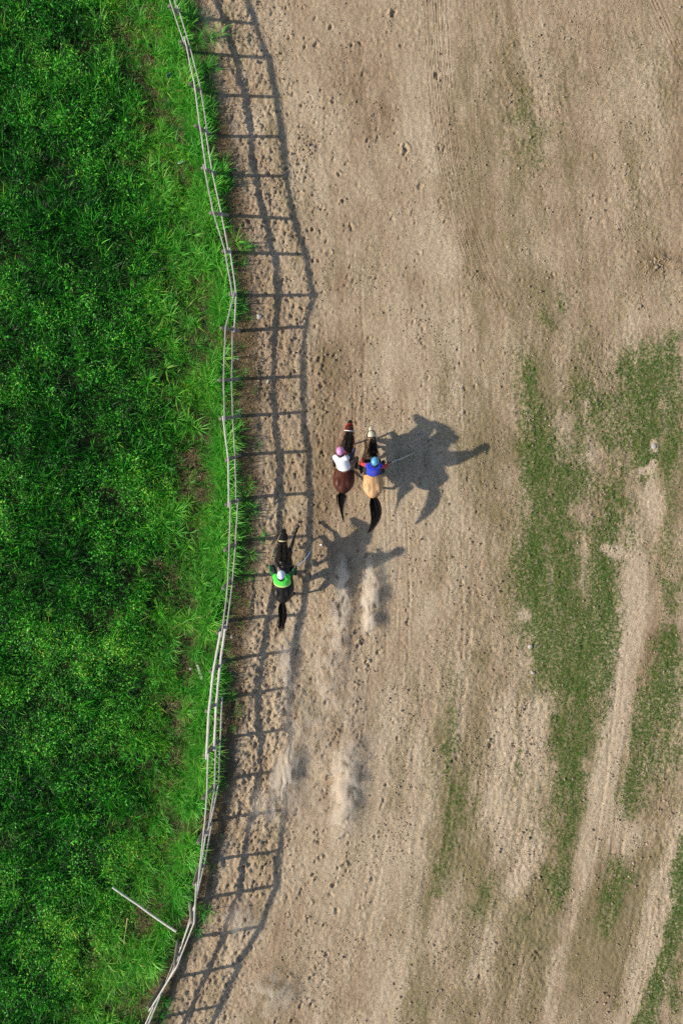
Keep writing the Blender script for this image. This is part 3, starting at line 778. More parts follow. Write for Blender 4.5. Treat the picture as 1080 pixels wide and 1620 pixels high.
FORE_U = {'l': -1, 'r': 1}
def build_horse(name, ox, oy, rz, scale, label, coat, legs, neck_yaw, tail, strap, rein_m, cloth, face=False, mane_side=1, head_drop=0.0):
    root = empty(name, (ox, oy, 0), rz); root.scale = (scale,) * 3
    tag(root, label, 'horse', 'racing horses')
    bm = bmesh.new()
    sec = [(-.97, 1.20, .04, .06), (-.91, 1.19, .125, .16), (-.81, 1.17, .22, .235), (-.67, 1.155, .295, .270), (-.50, 1.145, .325, .285), (-.32, 1.13, .310, .275),
           (-.12, 1.10, .275, .280), (.10, 1.08, .262, .295), (.30, 1.085, .258, .320), (.46, 1.105, .240, .335), (.60, 1.11, .210, .285), (.72, 1.12, .165, .22), (.80, 1.13, .08, .12)]
    sec = [(a_, b_, c_ * 1.12, d_) for a_, b_, c_, d_ in sec]
    loft(bm, [(0, s[0], s[1]) for s in sec], [(s[2], s[3]) for s in sec], n=20)
    # rounded quarters either side of a slight crease over the croup
    for s in (-1, 1): ball(bm, (s * .150, -.58, 1.205), (.165, .27, .222))
    sy, cy = math.sin(neck_yaw), math.cos(neck_yaw)
    def nk(x, y, z):                                   # turn neck and head a little about the withers
        dy = max(0, y - .5); return Vector((x * cy + dy * sy, .5 + dy * cy if y > .5 else y, z))
    hd = head_drop
    npth = [nk(0, .40, 1.18), nk(0, .62, 1.27), nk(0, .80, 1.37 - .3 * hd), nk(0, .95, 1.45 - .7 * hd), nk(0, 1.04, 1.49 - hd)]
    loft(bm, npth, [(.24, .28), (.205, .235), (.165, .185), (.138, .150), (.120, .125)], n=14)
    hp = [nk(0, .98, 1.50 - hd), nk(0, 1.06, 1.475 - hd), nk(0, 1.16, 1.42 - hd), nk(0, 1.27, 1.355 - hd), nk(0, 1.37, 1.30 - hd), nk(0, 1.44, 1.265 - hd)]
    loft(bm, hp, [(.11, .09), (.135, .125), (.128, .120), (.100, .088), (.082, .066), (.068, .055)], n=14)
    for s in (-1, 1):
        ball(bm, nk(s * .078, 1.10, 1.47 - hd), (.030, .045, .030))                       # brow
        e = nk(s * .055, 1.00, 1.56 - hd)                                                # ears
        loft(bm, [e, e + Vector((s * .015, -.01, .06)), e + Vector((s * .022, -.005, .115))], [.026, .03, .008], n=8)
    # legs: shoulder/hip -> elbow/stifle -> knee/hock -> fetlock -> hoof
    hoof_pts = []
    for key, J in legs.items():
        s = -1 if key[1] == 'l' else 1
        J = [Vector(q) for q in J]
        if key[0] == 'f':
            top = Vector((s * .135, .52, 1.10)); rad = [.125, .105, .062, .054, .050, .036, .034, .046, .040]
        else:
            top = Vector((s * .15, -.58, 1.12)); rad = [.19, .150, .085, .066, .054, .040, .038, .050, .042]
        e, k, f, h = J
        path = [top, e, e.lerp(k, .55), k + (e - k).normalized() * .07, k, k.lerp(f, .25), k.lerp(f, .75), f, f.lerp(h, .75)]
        loft(bm, path, rad, up=Vector((0, 1, .2)), n=10)
        hoof_pts.append((f, h))
    body = fuse('body', bm, coat, root, 0.017, 6)
    me = body.data; nv = len(me.vertices)
    co = np.empty(nv * 3, np.float32); me.vertices.foreach_get('co', co); co = co.reshape(-1, 3)
    pt = 1 - sstep(.42, .72, co[:, 2] + .1 * np.abs(co[:, 1]) * 0)
    pt = np.where((co[:, 1] > .95) & (np.abs(co[:, 0]) > .16), np.maximum(pt, 1 - sstep(.6, .85, co[:, 2])), pt)
    nose = sstep(1.30, 1.40, co[:, 1]) * (1 if not face else 0.25); pt = np.clip(np.maximum(pt, nose * (co[:, 2] > 1.0)), 0, 1)
    if not face: pt = np.maximum(pt, .85 * sstep(.40, .6, co[:, 1]) * (1 - sstep(1.03, 1.08, co[:, 1])) * sstep(1.10, 1.32, co[:, 2] - .25 * (co[:, 1] - .5)))
    crest = sstep(.5, .62, co[:, 1]) * (1 - sstep(1.02, 1.08, co[:, 1])) * sstep(-.02, .05, co[:, 0] * mane_side)
    if face: pt = np.maximum(np.maximum(pt, np.maximum(crest * .9, .72 * sstep(.48, .66, co[:, 1]) * (1 - sstep(1.06, 1.12, co[:, 1])) * (co[:, 2] > .95))), .45 * np.exp(-(co[:, 0] / .02) ** 2) * sstep(.0, -.3, co[:, 1]) * (co[:, 2] > 1.2))
    fa = sstep(1.05, 1.12, co[:, 1]) * (co[:, 2] > 1.05)
    for nm, a_ in (('pt', pt), ('face', fa)):
        a = me.attributes.new(nm, 'FLOAT', 'POINT'); a.data.foreach_set('value', a_.astype(np.float32))
    for f, h in hoof_pts:
        d = (h - f).normalized(); bm = bmesh.new()
        loft(bm, [f.lerp(h, .62), f.lerp(h, .8), h, h + d * .035], [(.040, .040), (.050, .052), (.060, .064), (.063, .068)], up=Vector((0, 1, .2)), n=10)
        bm_obj('hoof', bm, M_hoof, root)
    for s in (-1, 1):
        bm = bmesh.new(); ball(bm, nk(s * .124, 1.125, 1.455 - hd), (.012, .02, .018), 8); bm_obj('eye', bm, M_eye, root)
    # mane: locks from the crest falling to one side
    r = random.Random(hash(name) & 255 if False else len(label)); V = []; F = []
    for c in range(620):
        t = r.random(); y = .50 + .52 * t; z = 1.47 + .14 * t - hd * t * t + r.gauss(0, .008)
        p = nk(r.gauss(0, .012), y, z); o = len(V); L = r.uniform(.12, .28)
        sd_ = (mane_side if r.random() < .70 else -mane_side) * r.uniform(-.2, 1.1)
        for k in range(5):
            q = k / 4
            pp = p + Vector((sd_ * (.02 + .125 * min(1, q * 1.5)), -L * .65 * q * r.uniform(.9, 1.1), .035 * math.sin(q * 2.6) - .13 * q * q))
            wv = Vector((.5, .85, .1)).normalized() * .015 * (1.1 - q)
            V += [pp - wv, pp + wv]
        for k in range(4): F.append((o + 2 * k, o + 2 * k + 1, o + 2 * k + 3, o + 2 * k + 2))
    mesh_obj('mane', np_mesh('mane', np.array([tuple(v) for v in V]), None, F), M_hair, root)
    hair('tail', tail['path'], tail['spread'], tail.get('n', 170), tail.get('w', .026), M_hair, root, 5 + len(label), tail.get('var', .35))
    # bridle
    br = empty('bridle', (0, 0, 0)); br.parent = root
    def band(nm, c, ax, rx, rz_, mat, r_=.011):
        c = Vector(c); ax = Vector(ax).normalized(); s = Vector((1, 0, 0)); u = ax.cross(s).normalized(); s = u.cross(ax)
        pts = [c + s * math.cos(q) * rx + u * math.sin(q) * rz_ for q in np.linspace(0, 2 * math.pi, 19)]
        bm = bmesh.new(); loft(bm, pts, [(r_ * .5, r_)] * 19, up=ax, n=6, cap=False); return bm_obj(nm, bm, mat, br)
    hax = (0, 1, -.5)
    band('brow_band', nk(0, 1.085, 1.465 - hd), (0, 1, .1), .146, .140, strap[0], .015)
    band('nose_band', nk(0, 1.27, 1.355 - hd), hax, .108, .100, strap[1], .013)
    band('throat_latch', nk(0, 1.03, 1.475 - hd), (0, .5, 1), .135, .16, strap[1], .010)
    for s in (-1, 1):
        tube('cheek_strap', [nk(s * .140, 1.07, 1.46 - hd), nk(s * .133, 1.17, 1.40 - hd), nk(s * .103, 1.30, 1.32 - hd)], .012, .012, strap[1], br)
    bits = [nk(s * .095, 1.335, 1.30 - hd) for s in (-1, 1)]
    # saddle cloth, saddle, girth
    def drape(nm, y0, y1, half, lift, mat, par):
        V = []; F = []; nu, nv_ = 14, 8
        ysec = [s[0] for s in sec]
        for j in range(nv_ + 1):
            y = y0 + (y1 - y0) * j / nv_
            cz, rx, rz_ = (np.interp(y, ysec, [s[k] for s in sec]) for k in (1, 2, 3))
            for i in range(nu + 1):
                a = math.pi / 2 + (i / nu - .5) * 2 * half
                V.append(((rx + lift) * math.cos(a), y, cz + (rz_ + lift) * math.sin(a)))
        for j in range(nv_):
            for i in range(nu): o = j * (nu + 1) + i; F.append((o, o + nu + 1, o + nu + 2, o + 1))
        me = np_mesh(nm, V, None, F); ob = mesh_obj(nm, me, mat, par)
        sm = ob.modifiers.new('thickness', 'SOLIDIFY'); sm.thickness = .014; sm.offset = 1
        return ob
    drape('saddle_cloth', -.16, .36, 1.15, .012, cloth, root)
    sdl = drape('saddle', -.10, .28, .62, .030, M_leather, root)
    bm = bmesh.new(); loft(bm, [(0, -.13, 1.40), (0, -.05, 1.415), (0, .1, 1.41), (0, .24, 1.43), (0, .29, 1.46)], [(.13, .035), (.15, .035), (.11, .03), (.07, .04), (.035, .035)], n=10)
    bm_obj('seat', bm, M_leather, sdl)
    bm = bmesh.new(); q = np.linspace(0, 2 * math.pi, 25); loft(bm, [(.305 * math.cos(a), .22, 1.085 + .325 * math.sin(a)) for a in q], [(.03, .008)] * 25, up=Vector((0, 1, 0)), n=6, cap=False)
    bm_obj('girth', bm, strap[1], sdl)
    return root, br, bits

def to_world(root_xyr, p):
    ox, oy, rz, s = root_xyr; p = Vector(p) * s
    return Vector((ox + p.x * math.cos(rz) - p.y * math.sin(rz), oy + p.x * math.sin(rz) + p.y * math.cos(rz), p.z))

# ------------------------------------------------------------------ rider
def build_rider(xyr, label, group, m_vest, m_sleeve, m_trouser, m_helm, m_visor, m_hem, J):
    """J: hip, chest, neck, head, elbows, hands, in the horse's frame (x right, y forward)"""
    ox, oy, rz, _ = xyr
    root = empty('person', (ox, oy, 0), rz)
    tag(root, label, 'person', group)
    hip, wst, chs, nck, hdp = (Vector(J[k]) for k in ('hip', 'waist', 'chest', 'neck', 'head'))
    fwd = Vector(J.get('look', (0, 1, -.15))).normalized()
    ax = (chs - hip).normalized()
    side = Vector((1, 0, J.get('roll', 0))).normalized()
    upv = (ax.cross(side)).normalized()                 # points to the back or front, used for torso depth
    bm = bmesh.new()
    tor = [hip - ax * .08, hip, wst, wst.lerp(chs, .55), chs, chs.lerp(nck, .5)]
    loft(bm, tor, [(.135, .10), (.155, .115), (.135, .095), (.155, .110), (.175, .115), (.12, .085)], up=upv, n=16)
    loft(bm, [chs.lerp(nck, .3), nck, hdp - Vector((0, 0, .06))], [.07, .056, .055], up=upv, n=10)
    # head: skull, jaw, brow, nose, lips, ears
    ball(bm, hdp, (.076, .094, .105), 16)
    ball(bm, hdp + fwd * .032 - Vector((0, 0, .055)), (.055, .062, .062), 12)
    loft(bm, [hdp + fwd * .088 + Vector((0, 0, .015)), hdp + fwd * .112 - Vector((0, 0, .028)), hdp + fwd * .098 - Vector((0, 0, .036))], [.010, .016, .014], n=8)
    ball(bm, hdp + fwd * .088 - Vector((0, 0, .068)), (.024, .012, .010), 8)
    for s in (-1, 1):
        ball(bm, hdp + Vector((s * .078, -.01, -.015)), (.012, .022, .032), 8)
    sh = {}
    for s, k in ((-1, 'l'), (1, 'r')):
        S = chs.lerp(nck, .22) + side * (s * .175); E = Vector(J['elbow_' + k]); H = Vector(J['hand_' + k])
        sh[k] = (S, E, H)
        loft(bm, [S - side * s * .05, S, S.lerp(E, .5), E, E.lerp(H, .35), E.lerp(H, .88)], [.062, .064, .050, .040, .040, .026], n=10)
        kn = Vector(J.get('knee_' + k, (s * .37, .26, 1.20))); an = Vector(J.get('ankle_' + k, (s * .365, .0, .80))); hp = hip + side * s * .09 - ax * .02
        toe = an + Vector((s * .02, .17, -.075))
        loft(bm, [hp, hp.lerp(kn, .5), kn, kn.lerp(an, .3), an + (kn - an) * .1, an], [.095, .078, .058, .056, .038, .038], n=10)
        loft(bm, [an + Vector((0, -.06, -.055)), an + Vector((0, .03, -.05)), toe], [(.034, .034), (.042, .038), (.036, .022)], n=8)
        sh[k] += (hp, kn, an, toe)
    fuse('body', bm, M_skin, root, 0.0115, 3)
    # clothes, each a skin of its own just outside the body
    bm = bmesh.new()
    vw = J.get('vest_w', 1.0)
    loft(bm, [hip + ax * .02, wst, wst.lerp(chs, .55), chs, chs.lerp(nck, .45)], [(.225 * vw, .170), (.215 * vw, .155), (.225 * vw, .160), (.235 * vw, .160), (.145, .11)], up=upv, n=18)
    for k in 'lr':
        S = sh[k][0]; loft(bm, [S.lerp(chs, .5), S, S.lerp(sh[k][1], .24)], [.12, .100, .082], n=10)
    vest = fuse('vest', bm, m_vest, root, 0.014, 3)
    if m_hem:
        bm = bmesh.new(); q = np.linspace(0, 2 * math.pi, 25); c = hip + ax * .055; b2 = ax.cross(upv).normalized()
        loft(bm, [c + b2 * math.cos(a) * .212 * vw + upv * math.sin(a) * .165 for a in q], [(.022, .075)] * 25, up=ax, n=8, cap=False)
        bm_obj('hem', bm, m_hem, vest)
    bm = bmesh.new(); loft(bm, [hip - ax * .10, hip - ax * .03, hip + ax * .05, wst], [(.150, .115), (.178, .138), (.172, .130), (.150, .11)], up=upv, n=16); fuse('trouser_seat', bm, m_trouser, root, .014, 3)
    for s, k in ((-1, 'l'), (1, 'r')):
        S, E, H, hp, kn, an, toe = sh[k]
        bm = bmesh.new(); loft(bm, [S.lerp(E, .05), S.lerp(E, .5), E, E.lerp(H, .4), E.lerp(H, .80)], [.076, .066, .056, .052, .040], n=10); fuse('sleeve', bm, m_sleeve, root, .013, 3)
        bm = bmesh.new(); loft(bm, [hp - side * s * .04, hp, hp.lerp(kn, .5), kn, kn.lerp(an, .28)], [.115, .115, .092, .070, .062], n=12); fuse('trouser_leg', bm, m_trouser, root, .014, 3)
        bm = bmesh.new(); loft(bm, [kn.lerp(an, .30), kn.lerp(an, .6), an + (kn - an) * .05, an + Vector((0, -.01, -.06))], [.064, .060, .050, .050], n=10)
        loft(bm, [an + Vector((0, -.075, -.062)), an + Vector((0, .03, -.058)), toe + Vector((0, .01, -.004))], [(.042, .040), (.050, .045), (.043, .028)], n=10)
        fuse('boot', bm, M_black, root, .012, 3)
        # hand closed round what it holds
        bm = bmesh.new(); d = (H - E).normalized(); u = Vector((0, 0, 1)) - d * d.z; u.normalize(); b3 = d.cross(u) * s
        wr = E.lerp(H, .86); pc = H
        loft(bm, [wr, wr.lerp(pc, .5), pc, pc + d * .03], [(.018, .024), (.020, .033), (.018, .040), (.013, .036)], up=u, n=10)
        for i, (off, L) in enumerate(((.030, .060), (.010, .068), (-.011, .064), (-.030, .050))):
            a0 = pc + d * .028 + u * off
            p1 = a0 + d * L * .42 - b3 * .006; p2 = p1 - b3 * L * .42 + d * .004; p3 = p2 - d * L * .36 - b3 * .004
            loft(bm, [a0, p1, p2, p3], [.0095, .0092, .0085, .0075], n=8)
        t0 = wr.lerp(pc, .45) + u * .028; t1 = t0 + u * .022 + d * .028 - b3 * .012; t2 = t1 + d * .026 - b3 * .022 - u * .008
        loft(bm, [t0, t1, t2], [.012, .0105, .0085], n=8)
        fuse('hand', bm, M_skin, root, .0045, 2)
    for s in (-1, 1):
        bm = bmesh.new(); ball(bm, hdp + fwd * .082 + Vector((s * .030, 0, .010)), .0105, 8); bm_obj('eye', bm, M_eye, root)
    # helmet
    hb = Vector(J.get('helm_up', (0, 0, 1))).normalized()
    q = hb.to_track_quat('Z', 'Y')
    bm = bmesh.new()
    bmesh.ops.create_uvsphere(bm, u_segments=24, v_segments=16, radius=1)
    bmesh.ops.delete(bm, geom=[v for v in bm.verts if v.co.z < -.12], context='VERTS')
    for v in bm.verts:
        ridge = 1 + .02 * math.cos(8 * math.atan2(v.co.y, v.co.x)) * (1 - abs(v.co.z))
        v.co = Vector((v.co.x * .118 * ridge, v.co.y * .138 * ridge, v.co.z * .118))
    bmesh.ops.transform(bm, matrix=Matrix.Translation(hdp + hb * .018) @ q.to_matrix().to_4x4(), verts=bm.verts)
    he = bm_obj('helmet', bm, m_helm, root); sm = he.modifiers.new('thickness', 'SOLIDIFY'); sm.thickness = .012; sm.offset = 1
    bm = bmesh.new(); V = []
    for i in range(11):
        a = math.radians(-62 + 124 * i / 10)
        V.append([bm.verts.new(Vector((math.sin(a) * r_, math.cos(a) * r_ * 1.12, z_))) for r_, z_ in ((.112, .012), (.135, .004), (.112 + .075 * math.cos(a), -.012))])
    for a, b_ in zip(V, V[1:]):
        for k in range(2): bm.faces.new((a[k], b_[k], b_[k + 1], a[k + 1]))
    bmesh.ops.transform(bm, matrix=Matrix.Translation(hdp + hb * .02) @ q.to_matrix().to_4x4(), verts=bm.verts)
    vi = bm_obj('visor', bm, m_visor, he); sm = vi.modifiers.new('thickness', 'SOLIDIFY'); sm.thickness = .008
    tube('chin_strap', [hdp + Vector((-.095, .01, .0)), hdp + Vector((-.07, .03, -.09)), hdp + fwd * .05 - Vector((0, 0, .125)), hdp + Vector((.07, .03, -.09)), hdp + Vector((.095, .01, .0))], .007, .007, M_black, he)
    # stirrups hang from the saddle and carry the boots: they move with the rider's tack, kept with the rider's boots
    return root, sh

def whip(label, path, r0, r1, mat, hmat):
    c = curve_pts(path, 14); org = c[0].copy()
    root = empty('riding_whip', org); tag(root, label, 'whip', 'riding whips')
    c = [p - org for p in c]
    tube('shaft', c, r0, r1, mat, root, 6); tube('handle', c[:3], r0 * 1.8, r0 * 1.6, hmat, root, 8)
    return root

def helm_mat(name, c1, c2, n_seg):
    m, nt, b = new_mat(name)
    tc = N(nt, 'ShaderNodeTexCoord').outputs['Object']
    w_ = N(nt, 'ShaderNodeTexWave', wave_type='BANDS', bands_direction='X'); w_.inputs['Scale'].default_value = n_seg; w_.inputs['Distortion'].default_value = 2.5
    w_.inputs['Detail'].default_value = 1.0
    nt.links.new(tc, w_.inputs['Vector'])
    nt.links.new(ramp(nt, w_.outputs['Fac'], [(0.30, c1), (0.48, c2)]), b.inputs['Base Color'])
    b.inputs['Roughness'].default_value = 0.25; b.inputs['Coat Weight'].default_value = 0.3
    return m

def cloth_mat(name, c1, c2):
    return simple_mat(name, c1, c2, 12, 0.8, 0.2, 0.6, 26, 0.2)

C_bay = coat_mat('bay_coat', (0.085, 0.019, 0.009), (0.026, 0.008, 0.005), (0.014, 0.009, 0.007), gloss=.5)
C_buck = coat_mat('buckskin_coat', (0.60, 0.385, 0.20), (0.40, 0.195, 0.075), (0.020, 0.014, 0.010), (0.62, 0.55, 0.42), gloss=.6)
C_black = coat_mat('black_coat', (0.014, 0.011, 0.010), (0.006, 0.005, 0.005), (0.006, 0.005, 0.005), gloss=.42)
V_white = cloth_mat('white_vest', (0.72, 0.75, 0.78), (0.82, 0.83, 0.84)); V_blue = cloth_mat('royal_blue_vest', (0.008, 0.025, 0.42), (0.014, 0.045, 0.56)); V_green = cloth_mat('bright_green_vest', (0.035, 0.64, 0.035), (0.08, 0.76, 0.06))
V_lime = cloth_mat('lime_hem', (0.42, 0.68, 0.14), (0.52, 0.76, 0.24)); V_navy = cloth_mat('navy_sleeve', (0.012, 0.014, 0.045), (0.03, 0.034, 0.085)); V_red = cloth_mat('red_sleeve', (0.40, 0.025, 0.015), (0.58, 0.05, 0.025))
V_tan = cloth_mat('khaki_trousers', (0.20, 0.13, 0.07), (0.30, 0.20, 0.11)); V_dark = cloth_mat('black_trousers', (0.008, 0.008, 0.010), (0.02, 0.02, 0.024)); V_greendark = cloth_mat('green_sleeve', (0.004, 0.075, 0.012), (0.010, 0.17, 0.025))

# the brown horse, nearest the middle of the track's left lane
def place(gx_, gy_, deg, s=1.0):
    q = G(gx_, gy_); return (q[0], q[1], math.radians(deg), s)

XB = place(545.5, 739, -5.5, 1.0)
LB = {'fl': [(-.15, .62, .84), (-.15, .80, .52), (-.15, .70, .16), (-.15, .72, .035)],
      'fr': [(.15, .66, .86), (.17, 1.00, .74), (.18, .86, .44), (.18, .74, .36)],
      'hl': [(-.18, -.36, .80), (-.18, -.62, .50), (-.17, -.24, .26), (-.17, -.13, .20)],
      'hr': [(.18, -.32, .80), (.19, -.52, .50), (.20, -.12, .20), (.20, .0, .12)]}
h1, br1, bits1 = build_horse('horse', *XB, 'dark bay brown horse galloping with a white brow band and red bridle', C_bay, LB, 0.03,
    dict(path=[(0, -.92, 1.22), (-.01, -1.06, 1.20), (.0, -1.28, 1.13), (.04, -1.55, 1.05), (.15, -1.90, .98)], spread=[(0, .06), (.2, .13), (.45, .11), (.7, .05), (1, .015)], n=260, var=.5),
    (M_white, M_red), M_red, V_tan, mane_side=1, head_drop=0.02)
J1 = dict(hip=(-.02, -.12, 1.53), waist=(-.07, -.02, 1.68), chest=(-.15, .13, 1.86), neck=(-.18, .24, 1.98), head=(-.19, .34, 2.09), look=(.05, 1, -.25), helm_up=(-.05, .30, 1), roll=.12,
          elbow_l=(-.43, .12, 1.66), hand_l=(-.36, .18, 1.44), elbow_r=(.22, .34, 1.70), hand_r=(.25, .58, 1.52))
p1, s1 = build_rider(XB, 'person in a white vest and pink helmet riding the brown horse', 'riders', V_white, V_navy, V_tan, helm_mat('pink_helmet', (0.34, 0.08, 0.30), (0.78, 0.34, 0.60), 22), M_black, None, J1)

XT = place(586.8, 747, 1.8, 0.965)
LT = {'fl': [(-.15, .66, .86), (-.16, .98, .76), (-.16, .84, .46), (-.16, .73, .38)],
      'fr': [(.15, .62, .84), (.16, .86, .52), (.16, .84, .17), (.16, .88, .045)],
      'hl': [(-.18, -.40, .80), (-.18, -.74, .52), (-.18, -.58, .17), (-.18, -.53, .045)],
      'hr': [(.18, -.34, .80), (.20, -.58, .50), (.22, -.22, .24), (.22, -.11, .17)]}
h2, br2, bits2 = build_horse('horse', *XT, 'golden tan horse galloping with a pale face and black mane and tail', C_buck, LT, -0.02,
    dict(path=[(0, -.92, 1.22), (.03, -1.10, 1.20), (.07, -1.35, 1.14), (.06, -1.62, 1.06), (-.05, -1.90, 1.0), (-.22, -2.14, .94)], spread=[(0, .06), (.2, .12), (.45, .13), (.7, .09), (.9, .045), (1, .02)], n=360, var=.28),
    (M_black, M_black), M_leather, V_dark, face=True, mane_side=1, head_drop=0.0)
J2 = dict(hip=(.0, -.10, 1.51), waist=(.0, -.02, 1.66), chest=(.01, .08, 1.85), neck=(.02, .14, 1.98), head=(.04, .21, 2.09), look=(.0, 1, -.3), helm_up=(.02, .22, 1),
          elbow_l=(-.37, .18, 1.68), hand_l=(-.30, .44, 1.52), elbow_r=(.36, .05, 1.66), hand_r=(.50, .18, 1.52))
p2, s2 = build_rider(XT, 'person in a royal blue vest with red sleeves riding the golden tan horse', 'riders', V_blue, V_red, V_dark, helm_mat('light_blue_helmet', (0.16, 0.48, 0.64), (0.03, 0.20, 0.48), 14), M_black, None, J2)

XK = place(452.8, 903, -1.0, 1.01)
LK = {'fr': [(.16, .68, .90), (.27, 1.06, .76), (.36, 1.40, .52), (.40, 1.52, .43)],
      'fl': [(-.15, .64, .86), (-.16, .96, .74), (-.16, .80, .44), (-.16, .68, .38)],
      'hr': [(.18, -.42, .80), (.19, -.80, .54), (.21, -.84, .17), (.21, -.79, .04)],
      'hl': [(-.18, -.30, .78), (-.18, -.50, .48), (-.18, -.14, .28), (-.18, -.02, .22)]}
h3, br3, bits3 = build_horse('horse', *XK, 'black horse galloping nearest the fence with one foreleg stretched out', C_black, LK, 0.0,
    dict(path=[(0, -.92, 1.22), (-.01, -1.10, 1.18), (.0, -1.35, 1.10), (-.03, -1.62, 1.03), (-.08, -1.98, .96)], spread=[(0, .05), (.25, .10), (.6, .10), (.85, .11), (1, .13)], n=260, var=.3),
    (M_yellow, M_black), M_yellow, V_dark, mane_side=-1, head_drop=0.05)
J3 = dict(vest_w=1.22, hip=(.0, -.25, 1.50), waist=(.0, -.20, 1.64), chest=(.0, -.05, 1.84), neck=(.0, .02, 1.97), head=(.01, .05, 2.09), look=(.0, 1, -.15), helm_up=(0, .08, 1),
          elbow_l=(-.36, .10, 1.66), hand_l=(-.42, .36, 1.50), elbow_r=(.33, .06, 1.66), hand_r=(.40, .26, 1.52))
p3, s3 = build_rider(XK, 'person in a bright green vest and white helmet riding the black horse', 'riders', V_green, V_greendark, V_dark, helm_mat('white_helmet', (0.36, 0.52, 0.80), (0.84, 0.87, 0.90), 9), M_black, V_lime, J3)

# reins run from the bit to the hands, stirrup leathers from the saddle to the boots
def reins(root, br, bits, J, xyr, mat):
    s = xyr[3]
    for k, b_ in zip('lr', bits):
        H = Vector(J['hand_' + k]) / s
        m = b_.lerp(H, .5) - Vector((0, 0, .05)); m.x = b_.x * .4 + H.x * .6
        tube('rein', curve_pts([b_, m, H], 8), .006, .006, mat, br)
    a, b_ = (Vector(J['hand_' + k]) / s for k in 'lr')
    tube('rein', curve_pts([a, Vector((0, max(a.y, b_.y) * .9, 1.50)), b_], 9), .006, .006, M_leather, br)
    for sd_ in (-1, 1):
        an = Vector((sd_ * .365, .0, .80)) / s
        tube('stirrup_leather', [(sd_ * .26, .10, 1.36), (sd_ * .345, .06, 1.10), (an.x, an.y + .05, an.z + .06)], .012, .012, M_leather, root)
        bm = bmesh.new(); q = np.linspace(0, 2 * math.pi, 17)
        loft(bm, [(an.x + .062 * math.cos(t), an.y + .05, an.z - .045 + .085 * math.sin(t)) for t in q], [.008] * 17, up=Vector((0, 1, 0)), n=6, cap=False)
        bm_obj('stirrup', bm, M_hoof, root)
reins(h1, br1, bits1, J1, XB, M_red); reins(h2, br2, bits2, J2, XT, M_leather); reins(h3, br3, bits3, J3, XK, M_yellow)

M_whitewhip = simple_mat('white_whip', (0.72, 0.72, 0.72), (0.85, 0.85, 0.85), 8, .4); M_bluewhip = simple_mat('blue_white_whip', (0.06, 0.28, 0.75), (0.45, 0.65, 0.88), 9, .4)
def hw(x, J, k): q = Vector(J['hand_' + k]); return to_world((x[0], x[1], x[2], 1), q)
a = hw(XT, J2, 'r'); e = W(656, 716, 1.45)
whip('thin white riding whip held out to the right by the rider in blue', [a - (e - a).normalized() * .06, a + (e - a) * .5 + Vector((0, -.02, .03)), e], .010, .005, M_whitewhip, M_black)
a = hw(XK, J3, 'r'); e = W(492, 871, 1.50)
whip('curved blue and white whip held by the rider in green', [a - (e - a).normalized() * .06, a + (e - a) * .5 + Vector((.04, -.05, .02)), e], .010, .006, M_bluewhip, M_black)
a = hw(XB, J1, 'l'); e = W(514, 753, 1.15)
whip('short dark riding stick pointing back from the rider in white', [a - (e - a).normalized() * .06, a + (e - a) * .5, e], .011, .007, M_leather, M_black)

# ------------------------------------------------------------------ things lying about
def stone(px, py, r, label, mat, flat=.6, h=0.0, seed=0, name='stone', cat='stone'):
    rr = random.Random(seed + int(px * 7 + py)); bm = bmesh.new(); bmesh.ops.create_icosphere(bm, subdivisions=3, radius=1)
    off = Vector((rr.uniform(0, 50), rr.uniform(0, 50), rr.uniform(0, 50)))
    from mathutils import noise as mn
    ax_, ay_ = rr.uniform(.75, 1.2), rr.uniform(.75, 1.2)
    for v in bm.verts:
        d = 1 + .35 * mn.noise(v.co * 1.3 + off) + .14 * mn.noise(v.co * 3.5 + off)
        v.co = Vector((v.co.x * ax_ * d, v.co.y * ay_ * d, v.co.z * flat * d)) * r
    o = bm_obj(name, bm, mat); p = W(px, py, 0); gz = ground_z(p.x, p.y)
    o.location = (p.x, p.y, gz + r * flat * .35 + h); o.rotation_euler = (0, 0, rr.uniform(0, 6))
    tag(o, label, cat, 'stones'); return o
M_stone = simple_mat('pale_stone', (0.30, 0.27, 0.23), (0.50, 0.47, 0.42), 9, .9, .2, .5)
M_stoneb = simple_mat('brown_stone', (0.16, 0.12, 0.08), (0.30, 0.23, 0.16), 9, .9, .2, .5)
stone(309, 1218, .10, 'brown stone in the grass just left of the rails, below the plank', M_stoneb, h=.10)
stone(310, 1124, .065, 'round pale stone in the grass below the broken plank', M_stone, h=.06)
stone(319, 1124, .055, 'small yellowish stone touching the rails below the broken plank', M_stoneb, h=.06)
stone(303, 1057, .05, 'small white stone beside the upper end of the broken plank', M_stone, h=.08)
stone(838, 1023, .085, 'large pale stone, topmost of the stones in the turf', M_stone)
stone(842, 1064, .065, 'pale stone in the turf, second of the stones there from above', M_stone)
stone(839, 1080, .045, 'small pale stone in the turf below two larger stones', M_stone)
stone(861, 1094, .06, 'pinkish stone in the turf, lowest of the stones there', M_stoneb)
stone(367, 1007, .07, 'grey stone at the fence foot below the black horse tail', M_stone)
stone(370, 570, .075, 'pale stone at the fence foot beside the rails, level with the pale tuft', M_stone)
stone(377, 568, .06, 'pale stone at the fence foot, right of its larger neighbour', M_stone)
stone(378, 652, .07, 'rough stone at the fence foot left of the brown horse', M_stone)
stone(410, 501, .09, 'pale broken clod in the fence shadow at the bend of the rails', M_stone, .5)
stone(424, 604, .07, 'pale clod crossed by the middle rail shadow', M_stone, .45)
stone(1034, 706, .11, 'flat pale slab of stone in the turf near the right edge', M_stone, .3)
stone(508, 862, .045, 'small white stone lying in the shadow right of the black horse head', M_white, .5)
stone(719, 730, .03, 'tiny white pebble on the dirt', M_white, .5) if False else None

